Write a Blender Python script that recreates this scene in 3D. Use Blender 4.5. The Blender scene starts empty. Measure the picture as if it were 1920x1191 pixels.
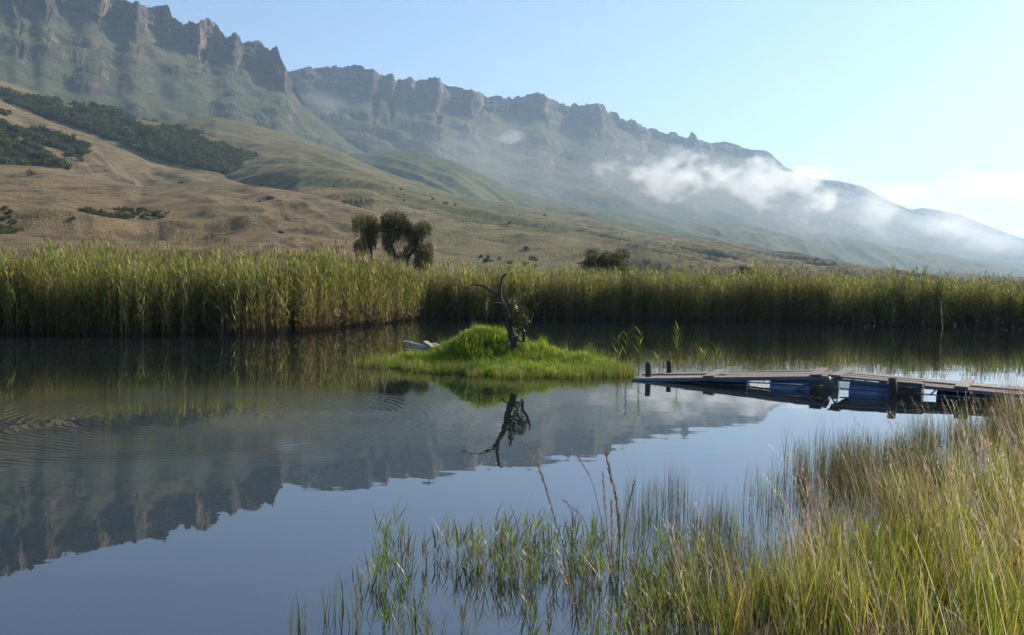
import bpy, math, random
import numpy as np
from mathutils import Vector, Matrix

random.seed(7)
rng = np.random.default_rng(11)
SC = bpy.context.scene
COL = SC.collection
PI = math.pi

# ------------------------------------------------------------------ camera
F = 1720.0; CX, CY = 960.0, 595.5; CAMH = 2.4
PITCH = math.atan((595.5 - 528.5) / F); ROLL = math.radians(1.1)
_f = Vector((0, math.cos(PITCH), -math.sin(PITCH)))
_r0 = Vector((1, 0, 0)); _u0 = _r0.cross(_f)
_r = _r0 * math.cos(ROLL) + _u0 * math.sin(ROLL)
_u = _r.cross(_f)
cam_d = bpy.data.cameras.new('camera'); cam = bpy.data.objects.new('camera', cam_d); COL.objects.link(cam)
cam_d.sensor_width = 36; cam_d.lens = 36 * F / 1920; cam_d.clip_start = 0.1; cam_d.clip_end = 60000
cam.matrix_world = Matrix(((_r.x, _u.x, -_f.x, 0), (_r.y, _u.y, -_f.y, 0), (_r.z, _u.z, -_f.z, CAMH), (0, 0, 0, 1)))
SC.camera = cam

# ------------------------------------------------------------------ sky, sun, exposure
SUN_AZ, SUN_EL = math.radians(54), math.radians(34)      # azimuth clockwise from +Y (view axis)
world = bpy.data.worlds.new('World'); SC.world = world; world.use_nodes = True
wn = world.node_tree; wn.nodes.clear()
sky = wn.nodes.new('ShaderNodeTexSky'); sky.sky_type = 'NISHITA'; sky.sun_disc = False
sky.sun_elevation = SUN_EL; sky.sun_rotation = SUN_AZ; sky.altitude = 1500
sky.air_density = 1.0; sky.dust_density = 1.6; sky.ozone_density = 1.3
bg = wn.nodes.new('ShaderNodeBackground'); bg.inputs['Strength'].default_value = 0.088
wo = wn.nodes.new('ShaderNodeOutputWorld')
wn.links.new(sky.outputs[0], bg.inputs[0]); wn.links.new(bg.outputs[0], wo.inputs[0])
sun_d = bpy.data.lights.new('sun', 'SUN'); sun_d.energy = 4.3; sun_d.angle = math.radians(0.55); sun_d.color = (1.0, 0.9, 0.76)
sun = bpy.data.objects.new('sun', sun_d); COL.objects.link(sun)
_sd = Vector((math.sin(SUN_AZ) * math.cos(SUN_EL), math.cos(SUN_AZ) * math.cos(SUN_EL), math.sin(SUN_EL)))
sun.rotation_euler = _sd.to_track_quat('Z', 'Y').to_euler()
vs = SC.view_settings; vs.view_transform = 'Standard'; vs.look = 'None'; vs.gamma = 1; vs.exposure = 0.95; vs.use_curve_mapping = False
cy = SC.cycles
cy.use_denoising = True; cy.denoising_prefilter = 'ACCURATE'; cy.use_adaptive_sampling = True; cy.adaptive_threshold = 0.03; cy.max_bounces = 5; cy.diffuse_bounces = 3; cy.glossy_bounces = 3; cy.transmission_bounces = 3
cy.volume_bounces = 2; cy.transparent_max_bounces = 8; cy.volume_step_rate = 1.0; cy.volume_max_steps = 96
cy.caustics_reflective = False; cy.caustics_refractive = False; cy.sample_clamp_indirect = 6

# ------------------------------------------------------------------ geometry helpers
def ray(px, py):
    return (_f + _r * ((px - CX) / F) + _u * ((CY - py) / F))
def at_z(px, py, z=0.0):
    d = ray(px, py); t = (z - CAMH) / d.z
    return Vector((d.x * t, d.y * t, z))
def at_r(px, py, R):
    d = ray(px, py); t = R / math.hypot(d.x, d.y)
    return Vector((d.x * t, d.y * t, CAMH + d.z * t))
def project(P):
    Q = P - np.array([0, 0, CAMH])
    fz = Q @ np.array(_f); return CX + F * (Q @ np.array(_r)) / fz, CY - F * (Q @ np.array(_u)) / fz

_perm = rng.permutation(4096)
def _h(ix, iy, iz):
    return _perm[(_perm[(_perm[ix & 4095] + iy) & 4095] + iz) & 4095] / 4095.0 * 2 - 1
def vnoise(x, y, z=None):
    x = np.asarray(x, float); y = np.asarray(y, float); z = np.zeros_like(x) if z is None else np.asarray(z, float)
    xi = np.floor(x).astype(int); yi = np.floor(y).astype(int); zi = np.floor(z).astype(int)
    u = x - xi; v = y - yi; w = z - zi
    u = u * u * u * (u * (u * 6 - 15) + 10); v = v * v * v * (v * (v * 6 - 15) + 10); w = w * w * (3 - 2 * w)
    def L(a, b, t): return a + (b - a) * t
    return L(L(L(_h(xi, yi, zi), _h(xi + 1, yi, zi), u), L(_h(xi, yi + 1, zi), _h(xi + 1, yi + 1, zi), u), v),
             L(L(_h(xi, yi, zi + 1), _h(xi + 1, yi, zi + 1), u), L(_h(xi, yi + 1, zi + 1), _h(xi + 1, yi + 1, zi + 1), u), v), w)
def fbm(x, y, z=None, o=4, g=0.5):
    s = 0; a = 1; f = 1; n = 0
    for k in range(o):
        s = s + a * vnoise(x * f + 17.3 * k, y * f - 9.1 * k, None if z is None else z * f); n += a; a *= g; f *= 2.03
    return s / n
def ridged(x, y, o=4):
    s = 0; a = 1; f = 1; n = 0
    for k in range(o):
        s = s + a * (1 - 2 * np.abs(vnoise(x * f + 31.7 * k, y * f + 5.3 * k))); n += a; a *= 0.5; f *= 2.1
    return s / n

def raw_mesh(name, V, quads=None, tris=None, smooth=True, col=None):
    me = bpy.data.meshes.new(name); V = np.asarray(V, np.float32)
    nq = 0 if quads is None else len(quads); nt = 0 if tris is None else len(tris)
    me.vertices.add(len(V)); me.vertices.foreach_set('co', V.ravel())
    loops = np.concatenate([np.asarray(a, np.int32).ravel() for a in (quads, tris) if a is not None and len(a)])
    me.loops.add(len(loops)); me.loops.foreach_set('vertex_index', loops)
    st = np.concatenate([np.arange(nq) * 4, nq * 4 + np.arange(nt) * 3]).astype(np.int32)
    me.polygons.add(nq + nt); me.polygons.foreach_set('loop_start', st)
    me.polygons.foreach_set('use_smooth', np.full(nq + nt, smooth))
    if col is not None:
        a = me.color_attributes.new('Col', 'FLOAT_COLOR', 'POINT')
        c = np.ones((len(V), 4), np.float32); c[:, :3] = col; a.data.foreach_set('color', c.ravel())
    me.update(calc_edges=True); me.validate()
    return me
def link(name, me, mat=None, parent=None, kind=None, label=None, cat=None, group=None):
    o = bpy.data.objects.new(name, me); COL.objects.link(o)
    if mat is not None and me is not None and not me.materials: me.materials.append(mat)
    if parent is not None: o.parent = parent
    if kind: o['kind'] = kind
    if label: o['label'] = label
    if cat: o['category'] = cat
    if group: o['group'] = group
    return o
def empty(name, loc, label, cat, group=None):
    o = link(name, None, None, None, None, label, cat, group); o.location = loc; o.empty_display_size = 0.2; return o
def grid_quads(nr, nc):
    i = np.arange(nr * nc).reshape(nr, nc)
    return np.stack([i[:-1, :-1], i[:-1, 1:], i[1:, 1:], i[1:, :-1]], -1).reshape(-1, 4)

class MB:
    """collects tubes, boxes and blades for one mesh; colours per vertex"""
    def __init__(s, origin=(0, 0, 0)): s.v = []; s.q = []; s.t = []; s.c = []; s.o = Vector(origin)
    def add(s, vs_, qs=(), ts=(), c=(1, 1, 1)):
        b = len(s.v)
        for v in vs_: s.v.append((v[0] - s.o.x, v[1] - s.o.y, v[2] - s.o.z))
        if len(c) == 3 and not hasattr(c[0], '__len__'): s.c += [c] * len(vs_)
        else: s.c += list(c)
        s.q += [tuple(b + k for k in q) for q in qs]; s.t += [tuple(b + k for k in t) for t in ts]
    def tube(s, pts, rad, n=6, c=(1, 1, 1), jit=0.0, cap=True):
        pts = [Vector(p) for p in pts]; vs_ = []; ref = Vector((0.31, 0.87, 0.38))
        for i, p in enumerate(pts):
            d = (pts[min(i + 1, len(pts) - 1)] - pts[max(i - 1, 0)]).normalized()
            a = d.cross(ref).normalized(); b = d.cross(a)
            r = rad[i] if hasattr(rad, '__len__') else rad
            for k in range(n):
                an = 2 * PI * k / n; rr = r * (1 + random.uniform(-jit, jit))
                vs_.append(p + a * math.cos(an) * rr + b * math.sin(an) * rr)
        qs = [(i * n + k, i * n + (k + 1) % n, (i + 1) * n + (k + 1) % n, (i + 1) * n + k) for i in range(len(pts) - 1) for k in range(n)]
        ts = []
        if cap:
            vs_ += [pts[0], pts[-1]]; A = len(vs_) - 2; B = A + 1; e = (len(pts) - 1) * n
            ts = [(A, (k + 1) % n, k) for k in range(n)] + [(B, e + k, e + (k + 1) % n) for k in range(n)]
        s.add(vs_, qs, ts, c)
    def box(s, p0, p1, side, up, c=(1, 1, 1)):
        """bar from p0 to p1 (centre line) with half extents side / up given as vectors"""
        p0 = Vector(p0); p1 = Vector(p1); side = Vector(side); up = Vector(up); vs_ = []
        for p in (p0, p1):
            for a, b in ((-1, -1), (1, -1), (1, 1), (-1, 1)): vs_.append(p + side * a + up * b)
        s.add(vs_, [(0, 3, 2, 1), (4, 5, 6, 7), (0, 1, 5, 4), (1, 2, 6, 5), (2, 3, 7, 6), (3, 0, 4, 7)], (), c)
    def blade(s, base, az, length, width, lean=0.15, bend=0.5, segs=3, c0=(1, 1, 1), c1=(1, 1, 1), face=None, tip=0.0):
        """ribbon that starts upright (lean) and bends by 'bend' radians towards azimuth az"""
        p = Vector(base); th = lean; d = Vector((math.cos(az), math.sin(az), 0))
        fa = az + PI / 2 if face is None else face
        w = Vector((math.cos(fa), math.sin(fa), 0)); vs_ = []; cs = []
        for i in range(segs + 1):
            t = i / segs; ww = width * 0.5 * (1 - t ** 2 * (1 - tip)) * (0.65 + 0.35 * min(1, t * 4))
            vs_ += [p - w * ww, p + w * ww]
            cs += [tuple(a + (b - a) * t for a, b in zip(c0, c1))] * 2
            p = p + (d * math.sin(th) + Vector((0, 0, math.cos(th)))) * (length / segs); th += bend / segs
        s.add(vs_, [(2 * i, 2 * i + 1, 2 * i + 3, 2 * i + 2) for i in range(segs)], (), cs)
        return p
    def leaf(s, p, d, w, L, wd, c):
        p = Vector(p); d = Vector(d).normalized(); w = Vector(w)
        w = (w - d * w.dot(d)).normalized() * wd * 0.5
        s.add([p, p + d * L * 0.45 + w, p + d * L, p + d * L * 0.45 - w], [(0, 1, 2, 3)], (), c)
    def mesh(s, name, smooth=True):
        return raw_mesh(name, s.v, s.q if s.q else None, s.t if s.t else None, smooth, np.array(s.c, np.float32))

# ------------------------------------------------------------------ materials
def mat(name):
    m = bpy.data.materials.new(name); m.use_nodes = True; nt = m.node_tree; nt.nodes.clear()
    out = nt.nodes.new('ShaderNodeOutputMaterial')
    def N(t, **k):
        n = nt.nodes.new(t)
        for a, b in k.items():
            if a.startswith('i_'): n.inputs[a[2:].replace('_', ' ')].default_value = b
            else: setattr(n, a, b)
        return n
    def Lk(a, b): nt.links.new(a, b)
    return m, nt, out, N, Lk
def mix_rgb(N, Lk, fac, a, b, mode='MIX'):
    n = N('ShaderNodeMix', data_type='RGBA', blend_type=mode)
    for sock, val in ((n.inputs[0], fac), (n.inputs[6], a), (n.inputs[7], b)):
        if hasattr(val, 'is_linked'): Lk(val, sock)
        elif isinstance(val, (int, float)): sock.default_value = val
        else: sock.default_value = (*val, 1)
    return n.outputs[2]
def noise(N, Lk, vec, scale, detail=4, rough=0.55, sx=None):
    if sx is not None:
        mp = N('ShaderNodeMapping'); mp.inputs['Scale'].default_value = sx; Lk(vec, mp.inputs[0]); vec = mp.outputs[0]
    n = N('ShaderNodeTexNoise'); n.inputs['Scale'].default_value = scale; n.inputs['Detail'].default_value = detail; n.inputs['Roughness'].default_value = rough
    Lk(vec, n.inputs['Vector']); return n
def ramp(N, Lk, val, stops):
    r = N('ShaderNodeValToRGB'); e = r.color_ramp.elements
    while len(e) < len(stops): e.new(0.5)
    for k, (p, c) in enumerate(stops): e[k].position = p; e[k].color = (*c, 1) if hasattr(c, '__len__') else (c, c, c, 1)
    Lk(val, r.inputs[0]); return r.outputs[0]

def leaf_material(name, trans=0.45, gloss=0.05, var=0.35, tint=(1, 1, 1)):
    m, nt, out, N, Lk = mat(name)
    at = N('ShaderNodeAttribute', attribute_name='Col'); oi = N('ShaderNodeObjectInfo')
    mr = N('ShaderNodeMapRange'); mr.inputs[3].default_value = 1 - var; mr.inputs[4].default_value = 1 + var; Lk(oi.outputs['Random'], mr.inputs[0])
    hsv = N('ShaderNodeHueSaturation'); Lk(at.outputs['Color'], hsv.inputs['Color']); Lk(mr.outputs[0], hsv.inputs['Value'])
    m2 = N('ShaderNodeMath', operation='MULTIPLY_ADD'); m2.inputs[1].default_value = 0.06; m2.inputs[2].default_value = 0.47
    w = N('ShaderNodeMath', operation='FRACT'); w2 = N('ShaderNodeMath', operation='MULTIPLY'); w2.inputs[1].default_value = 7.31
    Lk(oi.outputs['Random'], w2.inputs[0]); Lk(w2.outputs[0], w.inputs[0]); Lk(w.outputs[0], m2.inputs[0]); Lk(m2.outputs[0], hsv.inputs['Hue'])
    c = mix_rgb(N, Lk, 1.0, hsv.outputs[0], tint, 'MULTIPLY')
    d = N('ShaderNodeBsdfDiffuse'); t = N('ShaderNodeBsdfTranslucent'); g = N('ShaderNodeBsdfGlossy', i_Roughness=0.35)
    Lk(c, d.inputs[0]); Lk(c, t.inputs[0]); g.inputs[0].default_value = (1, 1, 1, 1)
    a = N('ShaderNodeMixShader', i_Fac=trans); Lk(d.outputs[0], a.inputs[1]); Lk(t.outputs[0], a.inputs[2])
    b = N('ShaderNodeMixShader', i_Fac=gloss); Lk(a.outputs[0], b.inputs[1]); Lk(g.outputs[0], b.inputs[2])
    Lk(b.outputs[0], out.inputs[0]); return m
M_REED = leaf_material('reed_leaves', 0.55, 0.015, 0.35)
M_GRASS = leaf_material('grass_blades', 0.55, 0.02, 0.35)
M_LEAF = leaf_material('tree_leaves', 0.45, 0.02, 0.2)
M_BUSH = leaf_material('bush_leaves', 0.3, 0.0, 0.3)

def principled_mat(name, build):
    m, nt, out, N, Lk = mat(name); b = N('ShaderNodeBsdfPrincipled'); Lk(b.outputs[0], out.inputs[0])
    geo = N('ShaderNodeNewGeometry'); tc = N('ShaderNodeTexCoord')
    build(N, Lk, b, geo, tc); return m
def bump(N, Lk, b, h, dist, strength=1.0):
    n = N('ShaderNodeBump'); n.inputs['Distance'].default_value = dist; n.inputs['Strength'].default_value = strength
    Lk(h, n.inputs['Height']); Lk(n.outputs[0], b.inputs['Normal'])

def hill_material(name, dry, green, dark, scale, rock=None, steep=(0.55, 0.72), bare=0.5, bumpd=0.6, greenbias=0.5):
    def build(N, Lk, b, geo, tc):
        P = geo.outputs['Position']
        n1 = noise(N, Lk, P, 0.006 * scale, 6, 0.6); mp = N('ShaderNodeMapping'); mp.inputs['Rotation'].default_value = (0, 0, math.radians(-50)); Lk(P, mp.inputs[0]); n2 = noise(N, Lk, mp.outputs[0], 0.06 * scale, 6, 0.65, (0.22, 1, 1)); n3 = noise(N, Lk, P, 0.45 * scale, 5, 0.7)
        f1 = ramp(N, Lk, n1.outputs[0], [(greenbias - 0.14, 0), (greenbias + 0.12, 1)])
        c = mix_rgb(N, Lk, f1, dry, green)
        f2 = ramp(N, Lk, n2.outputs[0], [(0.46, 0), (0.66, 0.9)])
        c = mix_rgb(N, Lk, f2, c, dark)
        f3 = ramp(N, Lk, n3.outputs[0], [(0.28, 0.55), (0.72, 1.45)])
        c = mix_rgb(N, Lk, 1.0, c, f3, 'MULTIPLY')
        if rock:
            sep = N('ShaderNodeSeparateXYZ'); Lk(geo.outputs['Normal'], sep.inputs[0])
            jn = noise(N, Lk, P, 0.03, 5, 0.6)
            ad = N('ShaderNodeMath', operation='MULTIPLY_ADD'); ad.inputs[1].default_value = 0.35; Lk(jn.outputs[0], ad.inputs[0]); Lk(sep.outputs[2], ad.inputs[2])
            sm = N('ShaderNodeMath', operation='SUBTRACT'); sm.inputs[1].default_value = 0.175; Lk(ad.outputs[0], sm.inputs[0])
            fr = ramp(N, Lk, sm.outputs[0], [(steep[0], 1), (steep[1], 0)])
            st = noise(N, Lk, P, 0.02, 5, 0.6, (0.6, 0.6, 3.2)); sp = noise(N, Lk, P, 0.012, 4, 0.6)
            rc = mix_rgb(N, Lk, ramp(N, Lk, st.outputs[0], [(0.36, 0), (0.66, 1)]), rock[0], rock[1])
            rc = mix_rgb(N, Lk, ramp(N, Lk, sp.outputs[0], [(0.52, 0), (0.64, 0.8)]), rc, rock[2])
            c = mix_rgb(N, Lk, fr, c, rc)
        Lk(c, b.inputs['Base Color']); b.inputs['Roughness'].default_value = 0.95; b.inputs['Specular IOR Level'].default_value = 0.1
        hgt = n3.outputs[0]
        if rock:
            jt = noise(N, Lk, P, 0.045, 7, 0.7, (1, 1, 1.6)); sc2 = N('ShaderNodeMath', operation='MULTIPLY'); Lk(fr, sc2.inputs[0]); sc2.inputs[1].default_value = 6.0
            ma = N('ShaderNodeMath', operation='MULTIPLY_ADD'); Lk(jt.outputs[0], ma.inputs[0]); Lk(sc2.outputs[0], ma.inputs[1]); Lk(n3.outputs[0], ma.inputs[2]); hgt = ma.outputs[0]
        bump(N, Lk, b, hgt, bumpd, 0.9)
    return principled_mat(name, build)
ROCK = ((0.05, 0.046, 0.043), (0.115, 0.10, 0.086), (0.33, 0.235, 0.16))
M_NEAR = hill_material('dry_hill_grass', (0.25, 0.18, 0.10), (0.16, 0.135, 0.068), (0.07, 0.06, 0.037), 4.0, bumpd=1.4, greenbias=0.56)
M_MID = hill_material('mixed_hill_grass', (0.20, 0.155, 0.08), (0.12, 0.12, 0.05), (0.06, 0.06, 0.034), 1.6, bumpd=1.6, greenbias=0.5)
M_GREEN = hill_material('green_hill_grass', (0.17, 0.145, 0.07), (0.10, 0.115, 0.045), (0.05, 0.058, 0.03), 1.0, bumpd=2.5, greenbias=0.44)
M_MTN = hill_material('mountain_grass_and_rock', (0.14, 0.12, 0.062), (0.075, 0.085, 0.038), (0.042, 0.046, 0.032), 1.0, ROCK, (0.40, 0.62), bumpd=4.0, greenbias=0.42)

def b_ground(N, Lk, b, geo, tc):
    P = geo.outputs['Position']; n1 = noise(N, Lk, P, 0.35, 6, 0.65); n2 = noise(N, Lk, P, 6.0, 5, 0.7)
    c = mix_rgb(N, Lk, ramp(N, Lk, n1.outputs[0], [(0.38, 0), (0.62, 1)]), (0.075, 0.058, 0.03), (0.10, 0.10, 0.035))
    c = mix_rgb(N, Lk, 1.0, c, ramp(N, Lk, n2.outputs[0], [(0.3, 0.6), (0.7, 1.3)]), 'MULTIPLY')
    Lk(c, b.inputs['Base Color']); b.inputs['Roughness'].default_value = 0.95; bump(N, Lk, b, n2.outputs[0], 0.05)
M_GROUND = principled_mat('bank_soil', b_ground)
def b_island(N, Lk, b, geo, tc):
    P = geo.outputs['Position']; n2 = noise(N, Lk, P, 5.0, 5, 0.7)
    c = mix_rgb(N, Lk, n2.outputs[0], (0.04, 0.055, 0.015), (0.09, 0.11, 0.03)); Lk(c, b.inputs['Base Color']); b.inputs['Roughness'].default_value = 0.95
M_ISLAND = principled_mat('island_turf', b_island)

def wood_build(c0, c1, scale=1.0):
    def build(N, Lk, b, geo, tc):
        at = N('ShaderNodeAttribute', attribute_name='Col'); oi = N('ShaderNodeObjectInfo')
        n = noise(N, Lk, tc.outputs['Object'], 9 * scale, 6, 0.7); n2 = noise(N, Lk, tc.outputs['Object'], 60 * scale, 4, 0.6)
        c = mix_rgb(N, Lk, ramp(N, Lk, n.outputs[0], [(0.3, 0), (0.7, 1)]), c0, c1)
        mr = N('ShaderNodeMapRange'); mr.inputs[3].default_value = 0.55; mr.inputs[4].default_value = 1.4; Lk(oi.outputs['Random'], mr.inputs[0])
        hs = N('ShaderNodeHueSaturation'); Lk(c, hs.inputs['Color']); Lk(mr.outputs[0], hs.inputs['Value'])
        c = mix_rgb(N, Lk, 1.0, hs.outputs[0], at.outputs['Color'], 'MULTIPLY')
        Lk(c, b.inputs['Base Color']); b.inputs['Roughness'].default_value = 0.85; bump(N, Lk, b, n2.outputs[0], 0.006)
    return build
M_PLANK = principled_mat('weathered_planks', wood_build((0.12, 0.098, 0.085), (0.26, 0.225, 0.20)))
M_POST = principled_mat('dark_post_wood', wood_build((0.018, 0.014, 0.012), (0.045, 0.035, 0.028)))
M_BARK = principled_mat('dark_bark', wood_build((0.022, 0.017, 0.014), (0.075, 0.06, 0.05)))
M_DEADWOOD = principled_mat('grey_deadwood', wood_build((0.03, 0.023, 0.02), (0.10, 0.08, 0.07)))
def paint_build(base, rust, rough=0.4):
    def build(N, Lk, b, geo, tc):
        n = noise(N, Lk, tc.outputs['Object'], 7, 6, 0.65)
        c = mix_rgb(N, Lk, ramp(N, Lk, n.outputs[0], [(0.52, 0), (0.7, 0.8)]), base, rust); Lk(c, b.inputs['Base Color']); b.inputs['Roughness'].default_value = rough
        bump(N, Lk, b, n.outputs[0], 0.01)
    return build
M_BLUE = principled_mat('faded_blue_drum', paint_build((0.13, 0.25, 0.45), (0.12, 0.16, 0.22), 0.35))
M_FRAME = principled_mat('blue_steel_frame', paint_build((0.05, 0.10, 0.18), (0.07, 0.06, 0.055), 0.45))
M_BLACK = principled_mat('black_drum', paint_build((0.015, 0.015, 0.018), (0.03, 0.028, 0.028), 0.4))
M_PALE = principled_mat('pale_plastic_drum', paint_build((0.55, 0.53, 0.48), (0.38, 0.34, 0.28), 0.5))
M_PIPE = principled_mat('pale_blue_pipe', paint_build((0.50, 0.57, 0.66), (0.34, 0.37, 0.40), 0.45))
M_ROCK = principled_mat('dark_boulder', paint_build((0.09, 0.08, 0.07), (0.04, 0.035, 0.03), 0.9))

# ------------------------------------------------------------------ water
RINGS = [(at_z(372, 778), 3.1, 1.15, 0.17, 0.030), (at_z(640, 775), 0.9, 0.75, 0.13, 0.022)]   # centre, ring radius, half width, wavelength, slope
def water_material():
    m, nt, out, N, Lk = mat('still_lake_water'); geo = N('ShaderNodeNewGeometry'); P = geo.outputs['Position']
    b = N('ShaderNodeBsdfPrincipled'); Lk(b.outputs[0], out.inputs[0])
    b.inputs['Base Color'].default_value = (0.009, 0.013, 0.014, 1); b.inputs['Roughness'].default_value = 0.0; b.inputs['IOR'].default_value = 2.6
    b.inputs['Specular IOR Level'].default_value = 0.5
    def vscale(v, k):
        n = N('ShaderNodeVectorMath', operation='SCALE'); Lk(v, n.inputs[0])
        if hasattr(k, 'is_linked'): Lk(k, n.inputs['Scale'])
        else: n.inputs['Scale'].default_value = k
        return n.outputs[0]
    def vadd(a, c, op='ADD'):
        n = N('ShaderNodeVectorMath', operation=op); Lk(a, n.inputs[0])
        if hasattr(c, 'is_linked'): Lk(c, n.inputs[1])
        else: n.inputs[1].default_value = c
        return n.outputs[0]
    def M(op, a, c=None, d=None):
        n = N('ShaderNodeMath', operation=op)
        for k, v in enumerate((a, c, d)):
            if v is None: continue
            if hasattr(v, 'is_linked'): Lk(v, n.inputs[k])
            else: n.inputs[k].default_value = v
        return n.outputs[0]
    tot = None
    patch = noise(N, Lk, P, 0.10, 3, 0.5, (0.6, 1.3, 1)); pf = ramp(N, Lk, patch.outputs[0], [(0.35, 0.35), (0.7, 1.2)])
    for sc_, amp, sx in ((2.2, 0.014, (0.3, 1.5, 1)), (8.0, 0.012, (0.35, 1.3, 1)), (0.5, 0.004, (0.6, 1.2, 1))):
        n = noise(N, Lk, P, sc_, 2, 0.5, sx); v = vscale(vscale(vadd(n.outputs['Color'], (0.5, 0.5, 0.5), 'SUBTRACT'), amp), pf)
        tot = v if tot is None else vadd(tot, v)
    for (c, R, hw, wl, sl) in RINGS:
        d = vadd(P, tuple(c), 'SUBTRACT'); wob = noise(N, Lk, P, 0.8, 2)
        ln = N('ShaderNodeVectorMath', operation='LENGTH'); Lk(d, ln.inputs[0]); L_ = M('MULTIPLY_ADD', wob.outputs[0], 0.25, ln.outputs['Value'])
        e = M('DIVIDE', M('SUBTRACT', L_, R + 0.12), hw); env = M('POWER', 2.718, M('MULTIPLY', M('MULTIPLY', e, e), -1.0))
        s = M('MULTIPLY', M('SINE', M('MULTIPLY', L_, 2 * PI / wl)), M('MULTIPLY', env, sl))
        nm = N('ShaderNodeVectorMath', operation='NORMALIZE'); Lk(d, nm.inputs[0])
        tot = vadd(tot, vscale(nm.outputs[0], s))
    flat = vadd(tot, (1, 1, 0), 'MULTIPLY'); nrm = N('ShaderNodeVectorMath', operation='NORMALIZE'); Lk(vadd(flat, (0, 0, 1)), nrm.inputs[0])
    Lk(nrm.outputs[0], b.inputs['Normal']); return m
wx = np.linspace(-260, 260, 14); wy = np.linspace(-30, 170, 8)
WX, WY = np.meshgrid(wx, wy)
link('lake_water', raw_mesh('lake_water', np.stack([WX, WY, WX * 0], -1).reshape(-1, 3), grid_quads(8, 14)), water_material(), kind='structure')

# ------------------------------------------------------------------ ground with the lake basin
shore_px = [(1360, 1191), (1480, 1090), (1590, 1005), (1710, 935), (1820, 885), (1910, 835), (1960, 795)]
SHORE = [(-140, -16), (-40, -6), (-14, -1.5), (-4, 0.4), (-0.6, 2.2), (0.6, 4.2)] + [tuple(at_z(*p)[:2]) for p in shore_px] + [(16, 20.5), (28, 33), (60, 48), (120, 60), (120, 74), (60, 76), (20, 76), (0, 74), (-8, 70), (-14, 58), (-30, 52), (-60, 48), (-140, 45)]
def shore_dist(x, y):
    """signed distance to the shoreline, positive on land"""
    S = np.array(SHORE); best = np.full(x.shape, 1e9); inside = np.zeros(x.shape, bool)
    for (ax, ay), (bx, by) in zip(S, np.roll(S, -1, 0)):
        dx, dy = bx - ax, by - ay; t = np.clip(((x - ax) * dx + (y - ay) * dy) / (dx * dx + dy * dy), 0, 1)
        best = np.minimum(best, np.hypot(x - ax - t * dx, y - ay - t * dy))
        cond = ((ay > y) != (by > y)) & (x < (bx - ax) * (y - ay) / (by - ay + 1e-12) + ax); inside ^= cond
    return np.where(inside, -best, best)
def ground_z(x, y):
    d = shore_dist(x, y); n = fbm(x / 2.3, y / 2.3, o=3) * 0.07 * np.clip(d, 0, 1)
    z = np.where(d < 0, np.maximum(d * 0.35, -0.7), 0.36 * (1 - np.exp(-np.clip(d, 0, None) / 2.6))) + n
    return z - 0.02
az = np.concatenate([np.linspace(-PI, -0.75, 70)[:-1], np.linspace(-0.75, 0.8, 260), np.linspace(0.8, PI, 70)[1:]])
rr = np.concatenate([[0.01], np.geomspace(0.6, 11500, 180)])
A, R = np.meshgrid(az, rr); GXx, GYy = R * np.sin(A), R * np.cos(A)
link('ground', raw_mesh('ground', np.stack([GXx, GYy, ground_z(GXx, GYy)], -1).reshape(-1, 3), grid_quads(*A.shape)[:, ::-1]), M_GROUND, kind='structure')

# ------------------------------------------------------------------ hills and mountains
def interp(pts, x):
    p = np.array(pts, float); return np.interp(x, p[:, 0], p[:, 1])
def columns(x0, x1, step, crest):
    px = np.arange(x0, x1 + step, step, dtype=float); py = interp(crest, px)
    d = np.array([list(ray(a, b)) for a, b in zip(px, py)]); h = np.hypot(d[:, 0], d[:, 1])
    return px, d[:, 0] / h, d[:, 1] / h, d[:, 2] / h            # unit horizontal direction and tan(elevation)
TERRAIN = {}
def hill(name, crest, rc, r0, z0, material, x0=-420, x1=2350, step=3, nf=120, nb=24, power=1.25, amp=4, lam=120, gully=0, glam=60, skew=0.0, crest_noise=0.0, back=1.5, terr=0, stretch=3.0, seed=0.0, scarp=None):
    px, ux, uy, te = columns(x0, x1, step, crest)
    RC = interp(rc, px); R0 = interp(r0, px); ZC = CAMH + te * RC
    t = np.linspace(0, 1, nf)[:, None] ** 0.8
    tb = np.linspace(0, 1, nb + 1)[1:, None]
    Rf = R0 + (RC - R0) * t; Zf = z0 + (ZC - z0) * t ** power
    Rb = RC * (1 + (back - 1) * tb); Zb = ZC - (ZC - z0 + 3) * (tb ** 1.6) * 1.0
    Rg = np.vstack([Rf, Rb]); Z = np.vstack([Zf, Zb]); T = np.vstack([t + 0 * Rf, 1 + 0 * Rb])
    X = Rg * ux; Y = Rg * uy
    env = np.clip(T * 5, 0, 1) * np.clip((1.02 - T) * 5, 0.10 + crest_noise, 1)
    Z = Z + env * amp * fbm(X / lam + seed, Y / lam, o=7, g=0.52)
    if gully:
        s = X + (RC - Rg) * skew
        Z = Z + env * gully * (ridged(s / glam + seed, Rg / (glam * stretch), 4) - 0.3)
    if scarp:
        for rs, dz, wd in scarp:
            q = Rg - rs - 16 * fbm(X / 60 + seed, X * 0 + rs, o=3) - 3 * fbm(X / 7, Rg / 7, o=3)
            Z = Z - dz * (1 - np.clip(q / wd + 0.5, 0, 1)) * np.clip((q + 0.42 * rs) / (0.42 * rs), 0, 1) * np.clip((520 - px) / 160, 0, 1) * np.clip(1.2 + 1.6 * fbm(X / 45 + rs, X * 0, o=2), 0.35, 1)
    if terr:
        Z = Z + env * terr * fbm(X / 38 + seed, Rg / 9.0, o=4)
    P = np.stack([X, Y, Z], -1); TERRAIN[name] = (P, px)
    return link(name.rstrip('_abcdefgh') if False else name, raw_mesh(name, P.reshape(-1, 3), grid_quads(*Z.shape)[:, ::-1]), material, kind='structure')

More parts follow.
